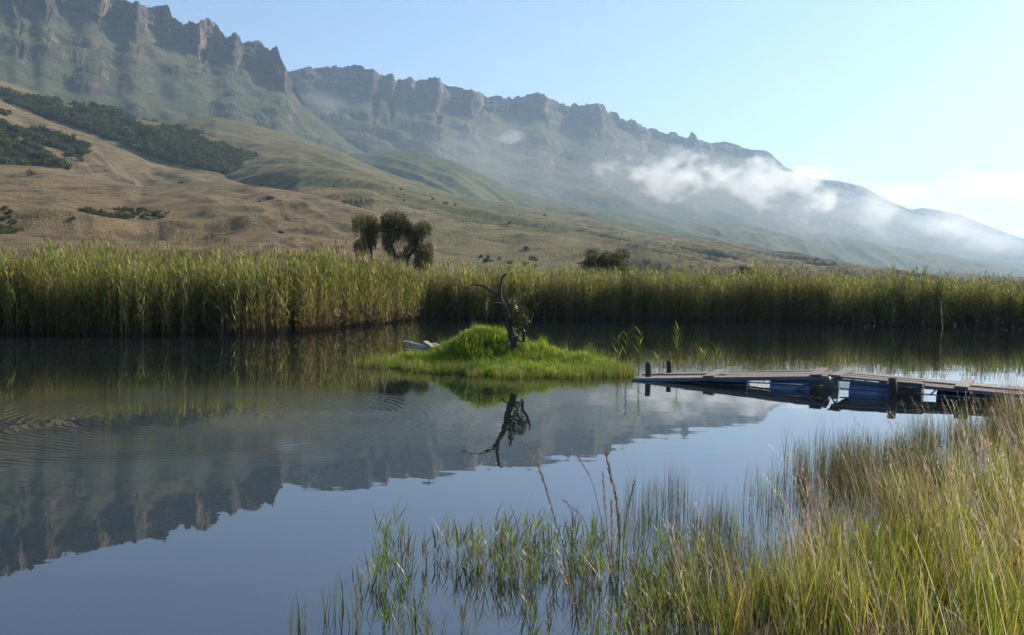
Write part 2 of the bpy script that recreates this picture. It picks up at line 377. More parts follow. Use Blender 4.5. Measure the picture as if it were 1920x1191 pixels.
hill('dry_grass_hill', [(-420, 300), (0, 308), (80, 313), (200, 336), (265, 349), (330, 345), (400, 341), (490, 349), (560, 360), (620, 374), (697, 395), (760, 425), (840, 470), (960, 560), (1100, 700)],
     [(-420, 430), (0, 450), (490, 430), (900, 380)], [(-420, 95), (0, 92), (700, 95), (1100, 120)], -1.0, M_NEAR, x1=1080, step=2.5, nf=170, power=1.15, amp=3.0, lam=70, terr=2.2, gully=2.0, glam=40, skew=-0.8, scarp=[(245, 6.0, 6), (190, 4.5, 5)])
hill('bushy_hill', [(-420, 90), (-200, 130), (0, 187), (40, 209), (101, 230), (161, 250), (222, 278), (282, 304), (363, 322), (423, 334), (500, 360), (600, 410), (700, 470), (800, 560)],
     [(-420, 760), (800, 700)], [(-420, 420), (800, 400)], 8, M_NEAR, x1=780, step=3, nf=110, amp=6, lam=110, gully=8, glam=60, skew=-1.0, seed=3.1)
hill('wooded_spur', [(-420, 70), (0, 160), (80, 182), (190, 203), (262, 224), (353, 243), (403, 260), (443, 274), (504, 298), (560, 320), (640, 350), (720, 385), (800, 425), (900, 480), (1000, 560)],
     [(-420, 1000), (1000, 950)], [(-420, 640), (1000, 560)], 10, M_MID, x1=980, step=3, nf=100, amp=8, lam=120, gully=6, glam=80, skew=-1.0, seed=9.4)
hill('long_grass_slope', [(-420, 60), (0, 150), (101, 186), (242, 219), (322, 227), (360, 220), (403, 218), (484, 236), (560, 258), (640, 286), (713, 321), (780, 346), (850, 366), (915, 379), (1044, 402), (1200, 435), (1313, 454), (1420, 474), (1527, 493), (1620, 505), (1700, 516), (1850, 540), (2350, 620)],
     [(-420, 1250), (640, 1250), (1100, 1300), (1700, 1150), (2350, 900)], [(-420, 800), (300, 700), (560, 260), (700, 125), (2350, 130)], -1.0, M_MID, step=3, nf=220, power=1.12, amp=7, lam=170, gully=12, glam=120, skew=-1.3, stretch=3.0, seed=5.7)
hill('green_foothill', [(-420, 200), (300, 270), (560, 300), (640, 292), (720, 282), (786, 284), (850, 302), (907, 329), (963, 357), (1020, 373), (1104, 390), (1185, 406), (1262, 424), (1330, 441), (1399, 456), (1484, 475), (1570, 489), (1700, 509), (1800, 525), (2350, 620)],
     [(-420, 1900), (2350, 1900)], [(-420, 1300), (2350, 1250)], 15, M_GREEN, step=3, nf=90, amp=16, lam=190, gully=18, glam=140, skew=-1.3, seed=1.9)
hill('rounded_green_hill', [(1000, 470), (1180, 436), (1271, 422), (1339, 418), (1399, 421), (1442, 431), (1506, 450), (1582, 480), (1660, 510), (1800, 560)],
     [(1000, 2500), (1800, 2500)], [(1000, 1950), (1800, 1950)], 20, M_GREEN, x0=1000, x1=1800, step=3, nf=70, amp=12, lam=200, gully=20, glam=150, seed=2.2)
hill('distant_green_hill', [(1300, 470), (1400, 452), (1476, 441), (1518, 437), (1561, 438), (1612, 449), (1698, 464), (1783, 479), (1869, 497), (1920, 508), (2100, 545), (2350, 590)],
     [(1300, 3300), (2350, 3300)], [(1300, 2600), (2350, 2400)], 20, M_GREEN, x0=1300, step=3, nf=70, amp=16, lam=260, gully=26, glam=200, seed=7.2)

def mountain(name, crest, rc, base, nose, A, r0, z0, x0, x1, step=2, nslope=110, ncliff=46, seed=0.0, skew=0.5, glam=150, gully=26, plateau=700, grow=1.0, sp=0.42, tail=None):
    px, ux, uy, te = columns(x0, x1, step, crest)
    te = te + (3.2 * fbm(px / 7.0 + seed, px * 0 + 2.2, o=3) + 1.6 * np.sign(fbm(px / 11.0 + seed, px * 0 + 7.7, o=2))) / F * np.clip((1500 - px) / 300, 0.15, 1)
    RC = interp(rc, px); R0 = interp(r0, px)
    by = interp(base, px); b = interp(nose, px)
    tb = np.array([ray(a, c).z / math.hypot(ray(a, c).x, ray(a, c).y) for a, c in zip(px, by)])
    b = b + 0.10 * fbm(px / 9.0 + seed, px * 0 + seed, o=3)
    R2 = RC - A * b * RC / RC.mean(); Z2 = CAMH + te * R2                      # cliff top carries the skyline
    def gauss(v, sg):
        w_ = np.exp(-0.5 * (np.arange(-int(3 * sg), int(3 * sg) + 1) / sg) ** 2); w_ /= w_.sum(); m_ = len(w_) // 2
        return np.convolve(np.pad(v, m_, mode='edge'), w_, 'valid')
    bs = gauss(b, 40 / step); R1m = RC - A * bs * RC / RC.mean() - 40; Z1m = gauss(CAMH + tb * R1m, 14 / step)
    spur = (gauss(b, 11 / step) - bs)
    def slope(r):
        t_ = np.clip((r - R0) / (R1m - R0), 0, 1.3); return z0 + (Z1m - z0) * (0.45 * t_ ** 0.9 + 0.55 * t_ ** 1.7) + spur * sp * A * np.clip(t_ - 0.45, 0, 1) / 0.55
    if tail:
        ft = np.clip((px - tail) / 30, 0, 1); Z2 = Z2 * (1 - ft) + (slope(R2) + 1) * ft; b = b * (1 - ft) + bs * ft; R2 = R2 * (1 - ft) + (R1m + 30) * ft; Z2 = Z2 * (1 - ft) + slope(R2) * ft
    R1 = R2 - 0.16 * np.maximum(Z2 - slope(R2), 10) - 6; Z1 = np.minimum(slope(R1), Z2 - 12 * (1 - (ft if tail else 0)))
    t = np.linspace(0, 1, nslope)[:, None]; Rs = R0 + (R1 - R0) * t ** 0.85; Zs = np.minimum(slope(Rs), Z1 + 0 * Rs)
    c = np.linspace(0, 1, ncliff + 1)[1:, None]; Rcl = R1 + (R2 - R1) * c; Zcl = Z1 + (Z2 - Z1) * c
    k = np.linspace(0, 1, 16)[1:, None]; Rp = R2 + plateau * k ** 1.5; Zp = Z2 - (Z2 * 0.5) * k ** 2
    Rg = np.vstack([Rs, Rcl, Rp]); Z = np.vstack([Zs, Zcl, Zp])
    nS, nC = len(Rs), len(Rcl)
    X = Rg * ux; Y = Rg * uy
    ts = np.zeros_like(Rg); ts[:nS] = t; ts[nS:] = 1
    env = np.clip(ts * 4, 0, 1) * np.clip((1 - ts) * 7, 0, 1)
    s = X + (RC - Rg) * skew
    g = ridged(s / glam + seed + 0.5 * fbm(X / 300, Y / 300, o=2), Rg / (glam * 2.0), 3)
    Z = Z + env * (gully * (g - 0.25) + 12 * fbm(X / 110 + seed, Y / 110, o=5))
    # small rock bands on the upper slope
    band = np.clip((fbm(X / 90 + seed, Z / 20.0, o=3) - 0.10) * 4, 0, 1) * np.clip((ts - 0.45) * 4, 0, 1) * np.clip((1 - ts) * 8, 0, 1)
    Z = Z + band * 15
    # buttresses wander with height; two grassy ledges break the face; blocky relief and thin strata on the rock
    cc = np.zeros_like(Rg); cc[nS:nS + nC] = c; cc[nS + nC:] = 1
    w = np.zeros_like(Rg); w[nS:nS + nC] = np.clip(np.sin(PI * np.clip(c, 0, 1)) * 2.2, 0, 1); w[:nS] = np.clip((ts[:nS] - 0.88) * 9, 0, 1) * 0.5
    bx = px + 22 * fbm(X / (170 * grow) + seed, Z / 70.0, o=3) * (1 - cc)
    bw = interp(nose, bx.ravel()).reshape(Rg.shape)
    shift = -A * (bw - interp(nose, px)) * w * 0.55
    kk = np.clip(cc + 0.10 * fbm(X / (130 * grow) + seed, Y / (130 * grow), o=3), 0, 1)
    step = (np.clip((kk - 0.42) / 0.10, 0, 1) + np.clip((kk - 0.72) / 0.08, 0, 1) - 2 * kk) * 13 * grow * np.sin(PI * cc)
    rel = 30 * fbm(X / (75 * grow) + seed, Y / (75 * grow), Z / 45, o=5, g=0.6) + 6 * fbm(X / 260, Y / 260, Z / 8.0 + seed, o=2)
    Rg = Rg + (shift + step - w * rel * grow) * (1 - (ft if tail else 0))
    X = Rg * ux; Y = Rg * uy
    P = np.stack([X, Y, Z], -1); TERRAIN[name] = (P, px)
    return link(name, raw_mesh(name, P.reshape(-1, 3), grid_quads(*Z.shape)[:, ::-1]), M_MTN, kind='structure')

SKY1 = [(-420, -190), (-200, -120), (0, -70), (60, -50), (130, -24), (190, -12), (242, 1), (258, 5), (270, 9), (282, 15), (289, 13), (296, 12), (316, 13), (320, 20), (323, 30), (335, 40), (341, 44), (351, 42), (371, 42), (387, 37), (399, 38), (409, 46), (415, 58), (421, 66), (431, 67), (436, 63), (445, 64), (450, 68), (453, 79), (466, 77), (480, 77), (492, 83), (506, 93), (510, 88), (519, 88), (522, 98), (526, 110), (540, 134), (556, 160), (580, 190), (610, 220), (660, 262), (720, 300)]
NOSE1 = [(-420, 0), (-300, 1), (-285, 0), (-150, 1), (-130, 0), (20, 0.2), (36, 0.8), (46, 0), (60, 0), (88, 1), (104, 0.1), (128, 0), (188, 0.8), (204, 0), (225, 0.1), (258, 1.1), (276, 0.15), (300, 0), (340, 0.5), (352, 0.1), (374, 0.9), (388, 0.1), (405, 0), (441, 1), (458, 0), (490, 0), (535, 1.1), (552, 0.3), (580, 0.6), (720, 0.6)]
BASE1 = [(-420, -70), (0, 18), (40, 22), (81, 34), (130, 44), (165, 40), (200, 58), (235, 68), (265, 78), (300, 90), (345, 102), (380, 112), (410, 112), (450, 132), (490, 146), (540, 174), (580, 215), (660, 280), (720, 310)]
mountain('near_escarpment', SKY1, [(-420, 1750), (0, 1950), (540, 2350), (720, 2500)], BASE1, NOSE1, 95, [(-420, 1150), (720, 1350)], 25, -420, 700, step=1.6, seed=4.4, skew=-0.9, glam=150, gully=24, tail=548)

SKY2 = [(380, 150), (480, 148), (544, 135), (564, 129), (600, 124), (641, 125), (655, 121), (669, 119), (681, 122), (686, 129), (690, 133), (699, 131), (711, 140), (722, 142), (725, 139), (737, 140), (743, 152), (746, 148), (772, 146), (778, 152), (802, 152), (805, 146), (826, 146), (829, 157), (850, 160), (874, 165), (895, 172), (917, 181), (963, 184), (987, 180), (1003, 176), (1019, 177), (1025, 182), (1032, 187), (1042, 189), (1049, 197), (1096, 196), (1112, 193), (1124, 193), (1132, 200), (1140, 209), (1143, 212), (1157, 213), (1165, 221), (1190, 227), (1200, 233), (1207, 240), (1249, 248), (1262, 249), (1275, 253), (1288, 257), (1293, 254), (1296, 249), (1304, 249), (1308, 261), (1331, 266), (1342, 267), (1356, 265), (1378, 272), (1399, 278), (1420, 282), (1437, 283), (1446, 288), (1454, 297), (1471, 312), (1500, 326), (1527, 335), (1570, 339), (1612, 348), (1640, 361), (1655, 370), (1698, 390), (1711, 393), (1732, 390), (1770, 396), (1800, 402), (1839, 419), (1890, 438), (1920, 447), (2050, 478), (2350, 520)]
NOSE2 = [(380, 0), (560, 0.2), (600, 0.1), (664, 0.4), (700, 1), (716, 0.1), (735, 0.8), (746, 0), (772, 0.6), (782, 0), (822, 1), (836, 0.1), (860, 0), (885, 0.6), (905, 0), (960, 0), (1025, 1), (1045, 0.1), (1070, 0), (1122, 1.2), (1146, 0), (1170, 0.4), (1196, 0.6), (1210, 0), (1280, 0.3), (1308, 0.5), (1320, 0), (1400, 0.2), (1450, 0.9), (1475, 0.3), (1560, 0.4), (1700, 0), (2350, 0)]
BASE2 = [(380, 220), (544, 190), (600, 180), (660, 186), (716, 196), (775, 200), (822, 208), (885, 216), (960, 222), (1025, 222), (1090, 232), (1124, 236), (1170, 248), (1207, 262), (1262, 274), (1308, 282), (1399, 302), (1450, 316), (1500, 340), (1570, 352), (1700, 398), (1920, 455), (2350, 525)]
mountain('far_escarpment', SKY2, [(380, 2850), (544, 2900), (900, 3200), (1143, 3600), (1300, 4100), (1471, 4900), (1700, 6500), (1920, 8000), (2350, 9000)], BASE2, NOSE2, 190, [(380, 1900), (900, 2100), (1300, 2600), (1700, 3600), (2350, 4500)], 30, 380, 2350, step=1.7, seed=8.1, skew=-1.4, glam=280, gully=40, plateau=1200, grow=1.05, sp=0.22)

# ------------------------------------------------------------------ scatter by geometry nodes (only for uncountable stuff)
def proto_collection(name, meshes, material):
    c = bpy.data.collections.new(name)
    for k, me in enumerate(meshes):
        if not me.materials: me.materials.append(material)
        o = bpy.data.objects.new('%s_proto_%02d' % (name, k), me); c.objects.link(o)
    return c
def scatter(name, pts, rz, sc_, idx, coll, label, cat, tilt=None):
    n = len(pts); me = bpy.data.meshes.new(name); me.vertices.add(n); me.vertices.foreach_set('co', np.asarray(pts, np.float32).ravel())
    rot = np.zeros((n, 3), np.float32); rot[:, 2] = rz
    if tilt is not None: rot[:, 0] = tilt[:, 0]; rot[:, 1] = tilt[:, 1]
    a = me.attributes.new('rot', 'FLOAT_VECTOR', 'POINT'); a.data.foreach_set('vector', rot.ravel())
    s3 = np.asarray(sc_, np.float32); s3 = np.repeat(s3[:, None], 3, 1) if s3.ndim == 1 else s3
    a = me.attributes.new('scl', 'FLOAT_VECTOR', 'POINT'); a.data.foreach_set('vector', np.ascontiguousarray(s3).ravel())
    a = me.attributes.new('pick', 'INT', 'POINT'); a.data.foreach_set('value', np.asarray(idx, np.int32))
    ob = link(name, me, None, kind='stuff', label=label, cat=cat)
    ng = bpy.data.node_groups.new(name + '_scatter', 'GeometryNodeTree')
    ng.interface.new_socket('Geometry', in_out='INPUT', socket_type='NodeSocketGeometry'); ng.interface.new_socket('Geometry', in_out='OUTPUT', socket_type='NodeSocketGeometry')
    gi = ng.nodes.new('NodeGroupInput'); go = ng.nodes.new('NodeGroupOutput'); ip = ng.nodes.new('GeometryNodeInstanceOnPoints')
    ci = ng.nodes.new('GeometryNodeCollectionInfo'); ci.inputs['Collection'].default_value = coll; ci.inputs['Separate Children'].default_value = True; ci.inputs['Reset Children'].default_value = True
    def attr(nm, ty):
        q = ng.nodes.new('GeometryNodeInputNamedAttribute'); q.data_type = ty; q.inputs[0].default_value = nm; return q.outputs[0]
    ip.inputs['Pick Instance'].default_value = True
    e2r = ng.nodes.new('FunctionNodeEulerToRotation')
    ng.links.new(gi.outputs[0], ip.inputs['Points']); ng.links.new(ci.outputs[0], ip.inputs['Instance']); ng.links.new(attr('pick', 'INT'), ip.inputs['Instance Index'])
    ng.links.new(attr('rot', 'FLOAT_VECTOR'), e2r.inputs[0]); ng.links.new(e2r.outputs[0], ip.inputs['Rotation']); ng.links.new(attr('scl', 'FLOAT_VECTOR'), ip.inputs['Scale'])
    ng.links.new(ip.outputs[0], go.inputs[0])
    md = ob.modifiers.new('scatter', 'NODES'); md.node_group = ng
    return ob
U = random.uniform
def jc(c, k=0.25): f = 1 + U(-k, k); return tuple(max(0, x * f * (1 + U(-0.08, 0.08))) for x in c)

# ------------------------------------------------------------------ reeds
REED_G = [(0.24, 0.28, 0.05), (0.32, 0.34, 0.06), (0.14, 0.195, 0.04), (0.40, 0.33, 0.09)]
REED_B = [(0.26, 0.19, 0.125), (0.35, 0.265, 0.18), (0.18, 0.125, 0.085)]
def reed(mb, x, y, H, plume=0.25, dense=1.0, lean=None, leaf0=0.22, brown=0.0, stem=1.0):
    a = U(0, 2 * PI); ln = (U(0, 0.09) if U(0, 1) < .85 else U(.12, .3)) if lean is None else lean
    top = Vector((x + math.cos(a) * ln * H, y + math.sin(a) * ln * H, H)); base = Vector((x, y, -0.15))
    mid = base.lerp(top, 0.55) + Vector((U(-.03, .03), U(-.03, .03), 0)); cb = jc(random.choice(REED_B)); cg = jc(random.choice(REED_G))
    mb.tube([base, mid, top], [0.011 * stem, 0.009 * stem, 0.003], 3, [cb] * 3 + [cb] * 3 + [cg] * 3 + [cb, cg], cap=True)
    n = int(H * 5.2 * dense); side = U(0, 2 * PI)
    for k in range(n):
        t = leaf0 + (0.99 - leaf0) * (k + U(0, .8)) / n; p = base.lerp(mid, t / .55) if t < .55 else mid.lerp(top, (t - .55) / .45)
        dead = U(0, 1) > (t - leaf0 + 0.12) * 3.4 or U(0, 1) < brown
        c = jc(random.choice(REED_B)) if dead else jc(random.choice(REED_G))
        side += PI + U(-.7, .7); L = U(0.36, 0.70) * (1 - 0.35 * max(0, t - .75) / .25)
        mb.blade(p, side, L, U(0.034, 0.062), U(0.4, 1.15), U(0.5, 1.5) if not dead else U(1.4, 2.4), 2, c, tuple(0.9 * v for v in c))
    if U(0, 1) < plume:
        for k in range(5):
            mb.blade(top - Vector((0, 0, U(0, .12))), a + U(-.9, .9), U(.16, .28), .03, U(.1, .5), U(.2, .9), 2, (0.13, 0.10, 0.075), (0.19, 0.15, 0.11))
def reed_clump(n, H0, H1, R, **k):
    mb = MB()
    for _ in range(n): reed(mb, U(-R, R), U(-R, R), U(H0, H1), **k)
    return mb.mesh('reed_clump')
C_REED = proto_collection('reed', [reed_clump(8, 2.2, 3.6, 0.45, plume=0.45, brown=(0.45 if k_ == 5 else 0.0)) for k_ in range(8)] + [reed_clump(15, 1.0, 2.9, 0.4, plume=0.05, leaf0=0.12, dense=1.0, brown=0.18, stem=1.35) for _ in range(4)], M_REED)
def edge_pts(px_list, depth, dens, inner=True):
    W = np.array([list(at_z(*p))[:2] for p in px_list]); out = []
    for a, b in zip(W[:-1], W[1:]):
        L = np.hypot(*(b - a)); n = int(L * depth * dens) + 1
        t = (rng.permutation(n) + rng.random(n)) / n; dd = depth * ((np.arange(n) * 0.61803 + rng.random()) % 1.0) ** 1.35; ex, ey = a[0] + (b - a)[0] * t, a[1] + (b - a)[1] * t; er = np.hypot(ex, ey)
        out.append(np.stack([ex * (1 + dd / er), ey * (1 + dd / er), dd], -1))
    return np.vstack(out)
LBED = [(-330, 628), (-150, 627), (0, 626), (150, 628), (300, 629), (450, 628), (560, 622), (640, 614), (700, 608), (760, 601), (796, 597)]
RBED = [(800, 597), (900, 599), (1000, 598), (1200, 600), (1400, 604), (1600, 608), (1800, 613), (1920, 617), (2150, 622)]
def reed_bed(name, px_list, depth, dens, label, hfun):
    E = edge_pts(px_list, depth, dens); x, y = E[:, 0], E[:, 1]
    y = y + 0.5 * fbm(x / 1.7, y / 1.7, o=2); n = len(E)
    h = hfun(x, y) * (1 + 0.21 * fbm(x / 3.0, y / 3.0, o=3)) * (0.82 + 0.30 * rng.random(n)) / 3.45
    pick = rng.integers(0, 8, n); fr = E[:, 2] < 1.1; pick[fr & (rng.random(n) < 0.35)] = 8
    E2 = edge_pts(px_list, 0.9, 4.0); x2 = E2[:, 0]; y2 = E2[:, 1] - 0.35 + 0.5 * fbm(x2 / 1.7, E2[:, 1] / 1.7, o=2); m2 = len(E2); h2 = (0.75 + 0.35 * rng.random(m2)) * (1 + 0.35 * fbm(x2 / 1.2, y2 / 1.2, o=2))
    pick[pick == 8] = rng.integers(8, 12, (pick == 8).sum()); x = np.r_[x, x2]; y = np.r_[y, y2]; h = np.r_[h, h2]; pick = np.r_[pick, rng.integers(8, 12, m2)]; n += m2
    scatter(name, np.stack([x, y, 0 * x], -1), rng.random(n) * 6.28, np.stack([0.9 + 0 * h, 0.9 + 0 * h, h], -1), pick, C_REED, label, 'reeds')
def lh(x, y):
    px = CX + F * x / y
    return np.interp(px, [-300, 0, 60, 160, 420, 600, 700, 760, 800], [2.9, 3.05, 3.25, 3.55, 3.5, 3.55, 3.5, 3.0, 2.5])
reed_bed('reed_bed', LBED, 12, 3.4, 'wide near bed of tall green reeds beside the lake, brown stems at its waterline', lh)
reed_bed('reed_bed', RBED, 8, 3.4, 'long far bed of dark green reeds lining the shore behind the jetty', lambda x, y: 3.45 + 0 * x)

# ------------------------------------------------------------------ island
IC = at_z(930, 690)
def island_z(x, y):
    u = x - IC.x; v = y - IC.y
    e = lambda cx, cy_, sx, sy, h: h * np.exp(-(((u - cx) / sx) ** 2 + ((v - cy_) / sy) ** 2))
    z = -0.30 + e(-0.45, 0.55, 0.95, 1.0, 0.95) + e(0.75, 0.7, 1.15, 1.0, 0.60) + e(1.9, 0.35, 1.1, 1.1, 0.46) + e(2.9, 0.1, 0.8, 0.9, 0.36) + e(0.6, -1.5, 2.3, 1.0, 0.40) + e(-0.85, 0.1, 0.5, 0.6, 0.22)
    z = z + e(-2.0, 0.1, 1.1, 1.0, 0.40) + e(-3.1, 0.3, 0.7, 0.6, 0.24) + e(-1.5, 0.9, 0.8, 0.6, 0.2)
    return z + 0.10 * fbm(x / 0.7, y / 0.7, o=3)
gx = np.linspace(IC.x - 5, IC.x + 5, 130); gy = np.linspace(IC.y - 4.6, IC.y + 3.6, 110); IX, IY = np.meshgrid(gx, gy)
link('island', raw_mesh('island', np.stack([IX, IY, np.maximum(island_z(IX, IY), -0.4)], -1).reshape(-1, 3), grid_quads(*IX.shape)), M_ISLAND, kind='structure')
def tuft(n, h0, h1, w, R, cols, bend=(0.2, 1.0), lean=(0, .35), tipc=None, segs=3):
    mb = MB()
    for _ in range(n):
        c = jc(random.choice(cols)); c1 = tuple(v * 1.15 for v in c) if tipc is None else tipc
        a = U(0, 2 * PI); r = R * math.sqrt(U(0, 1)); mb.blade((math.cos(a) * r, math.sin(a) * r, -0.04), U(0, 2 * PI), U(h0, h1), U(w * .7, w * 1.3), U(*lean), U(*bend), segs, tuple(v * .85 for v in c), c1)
    return mb.mesh('tuft')
ISL = [(0.20, 0.32, 0.020), (0.28, 0.39, 0.026), (0.12, 0.21, 0.018), (0.31, 0.36, 0.04)]
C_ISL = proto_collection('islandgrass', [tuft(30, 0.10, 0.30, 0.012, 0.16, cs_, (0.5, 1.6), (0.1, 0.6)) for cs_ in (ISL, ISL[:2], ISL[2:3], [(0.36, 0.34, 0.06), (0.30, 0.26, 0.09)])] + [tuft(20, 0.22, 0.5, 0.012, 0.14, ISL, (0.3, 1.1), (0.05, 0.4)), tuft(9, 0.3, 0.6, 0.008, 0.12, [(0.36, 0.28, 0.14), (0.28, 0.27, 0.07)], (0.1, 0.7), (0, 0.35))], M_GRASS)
n = 15000; x = IC.x + rng.uniform(-4.6, 4.6, n); y = IC.y + rng.uniform(-4.2, 3.2, n); z = island_z(x, y); k = z > -0.10; x, y, z = x[k], y[k], z[k]; n = len(x)
s = (0.52 + 0.6 * rng.random(n) ** 2) * (1 + 0.6 * fbm(x / 0.6, y / 0.6, o=2))
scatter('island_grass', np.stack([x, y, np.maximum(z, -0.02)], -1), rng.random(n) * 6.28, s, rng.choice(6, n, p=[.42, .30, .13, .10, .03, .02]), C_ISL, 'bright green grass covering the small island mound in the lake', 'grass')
# taller sedge fringe in the shallow water round the island
C_SEDGE = proto_collection('sedge', [tuft(16, 0.18, 0.48, 0.010, 0.14, [(0.16, 0.19, 0.03), (0.20, 0.24, 0.04), (0.24, 0.18, 0.08)], (0.0, 0.5), (0, 0.25)) for _ in range(5)], M_GRASS)
n = 5000; x = IC.x + rng.uniform(-5.4, 4.6, n); y = IC.y + rng.uniform(-4.4, 3.2, n); z = island_z(x, y); k = ((z > -0.2) & (z < 0.06) & ((fbm(x / .5, y / .5, o=2) > -0.15)))
x, y = x[k], y[k]; n = len(x)
scatter('island_sedge', np.stack([x, y, 0 * x - 0.02], -1), rng.random(n) * 6.28, 0.6 + 0.5 * rng.random(n), rng.integers(0, 5, n), C_SEDGE, 'thin sedge fringe standing in the shallows around the green island', 'sedge')

# dead tree on the island: outline measured at its own distance
TR = 24.6
def tp(px, py, dr=0.0): return at_r(px, py, TR + dr)
tb_ = tp(962, 640); tree = empty('dead_tree', (tb_.x, tb_.y, tb_.z), 'dark bare dead tree with curved limbs and leafy growth on the island', 'tree')
def smooth_path(pts, sub=4):
    P = [Vector(p) for p in pts]; out = []
    for i in range(len(P) - 1):
        p0, p1, p2, p3 = P[max(i - 1, 0)], P[i], P[i + 1], P[min(i + 2, len(P) - 1)]
        for k in range(sub):
            t = k / sub; out.append(0.5 * ((2 * p1) + (p2 - p0) * t + (2 * p0 - 5 * p1 + 4 * p2 - p3) * t * t + (3 * p1 - p0 - 3 * p2 + p3) * t ** 3))
    return out + [P[-1]]
def limb(name, pts, r0, r1, parent, material, n=8, jit=0.12, taper=1.0):
    path = smooth_path(pts); mb = MB(parent.location if parent else (0, 0, 0)); m = len(path) - 1
    mb.tube(path, [r0 + (r1 - r0) * (i / m) ** taper for i in range(m + 1)], n, (1, 1, 1), jit)
    return link(name, mb.mesh(name), material, parent)
PXM = TR / F
limb('trunk', [tp(966, 652), tp(957, 622), tp(951, 592), tp(944, 572), tp(938, 558)], 8.0 * PXM, 3.9 * PXM, tree, M_DEADWOOD, 9, 0.24, 0.6)
limb('limb', [tp(940, 564), tp(938, 546), tp(940, 529), tp(942, 520), tp(949, 513.5)], 3.6 * PXM, 2.0 * PXM, tree, M_DEADWOOD)
br = limb('limb', [tp(939, 562), tp(931, 551), tp(920, 545, .1), tp(908, 537, .2), tp(893, 534, .25), tp(887, 532, .25)], 3.0 * PXM, 1.3 * PXM, tree, M_DEADWOOD)
for pts in ([tp(890, 533, .25), tp(882, 537, .3), tp(871, 541, .3)], [tp(892, 534, .25), tp(884, 540, .1), tp(876, 543, .1), tp(871, 545, .1)], [tp(888, 533, .25), tp(887, 528, .25)]):
    limb('twig', pts, 1.1 * PXM, 0.35 * PXM, tree, M_DEADWOOD, 5)
limb('branch', [tp(946, 576), tp(938, 568, -.1), tp(928, 568, -.2), tp(917, 569, -.25)], 2.0 * PXM, 0.5 * PXM, tree, M_DEADWOOD, 6)
limb('branch', [tp(938, 540), tp(934, 534), tp(927, 537)], 0.6 * PXM, 0.3 * PXM, tree, M_DEADWOOD, 5)
for pts in ([tp(960, 636), tp(951, 640, -.2), tp(943, 648, -.3)], [tp(966, 634), tp(976, 640, -.2), tp(981, 648, -.3)]):
    limb('root', pts, 3.2 * PXM, 1.2 * PXM, tree, M_DEADWOOD, 6, .2)
limb('twig', [tp(962, 600), tp(972, 590, .1), tp(980, 578, .1), tp(983, 570, .1)], 1.6 * PXM, .4 * PXM, tree, M_DEADWOOD, 5)
limb('twig', [tp(960, 612), tp(972, 606, -.2), tp(984, 602, -.2), tp(990, 596, -.2)], 1.6 * PXM, .4 * PXM, tree, M_DEADWOOD, 5)
limb('broken_stub', [tp(958, 610), tp(961, 580, .1), tp(963, 560, .15), tp(962, 553, .15)], 3 * PXM, 2.0 * PXM, tree, M_DEADWOOD)
mb = MB(tree.location)
for cxp, cyp, rx, ry, nn in ((964, 588, 9, 20, 170), (978, 588, 13, 14, 150), (986, 600, 9, 9, 80), (970, 606, 12, 12, 110), (975, 618, 10, 8, 80), (961, 566, 6, 6, 45), (966, 632, 10, 7, 80)):
    for _ in range(nn):
        a = U(0, 2 * PI); r = math.sqrt(U(0, 1)); p = tp(cxp + rx * r * math.cos(a), cyp + ry * r * math.sin(a), U(-.3, .3) * 1.0)
        mb.leaf(p, (U(-1, 1), U(-1, 1), U(-.8, .6)), (U(-1, 1), U(-1, 1), U(-1, 1)), U(.06, .12), U(.03, .055), jc(random.choice([(0.055, 0.075, 0.02), (0.085, 0.10, 0.03), (0.035, 0.05, 0.017)])))
link('foliage', mb.mesh('foliage'), M_LEAF, tree)
stp = tp(983, 640, 0.1); stump = empty('dead_branch', stp, 'short weathered branch stub leaning beside the dead tree on the island', 'branch')
limb('stem', [tp(982, 641, .1), tp(983, 623, .1), tp(992, 609, .1), tp(997, 595, .1), tp(998, 587, .1)], 3.4 * PXM, 1.4 * PXM, stump, M_DEADWOOD)

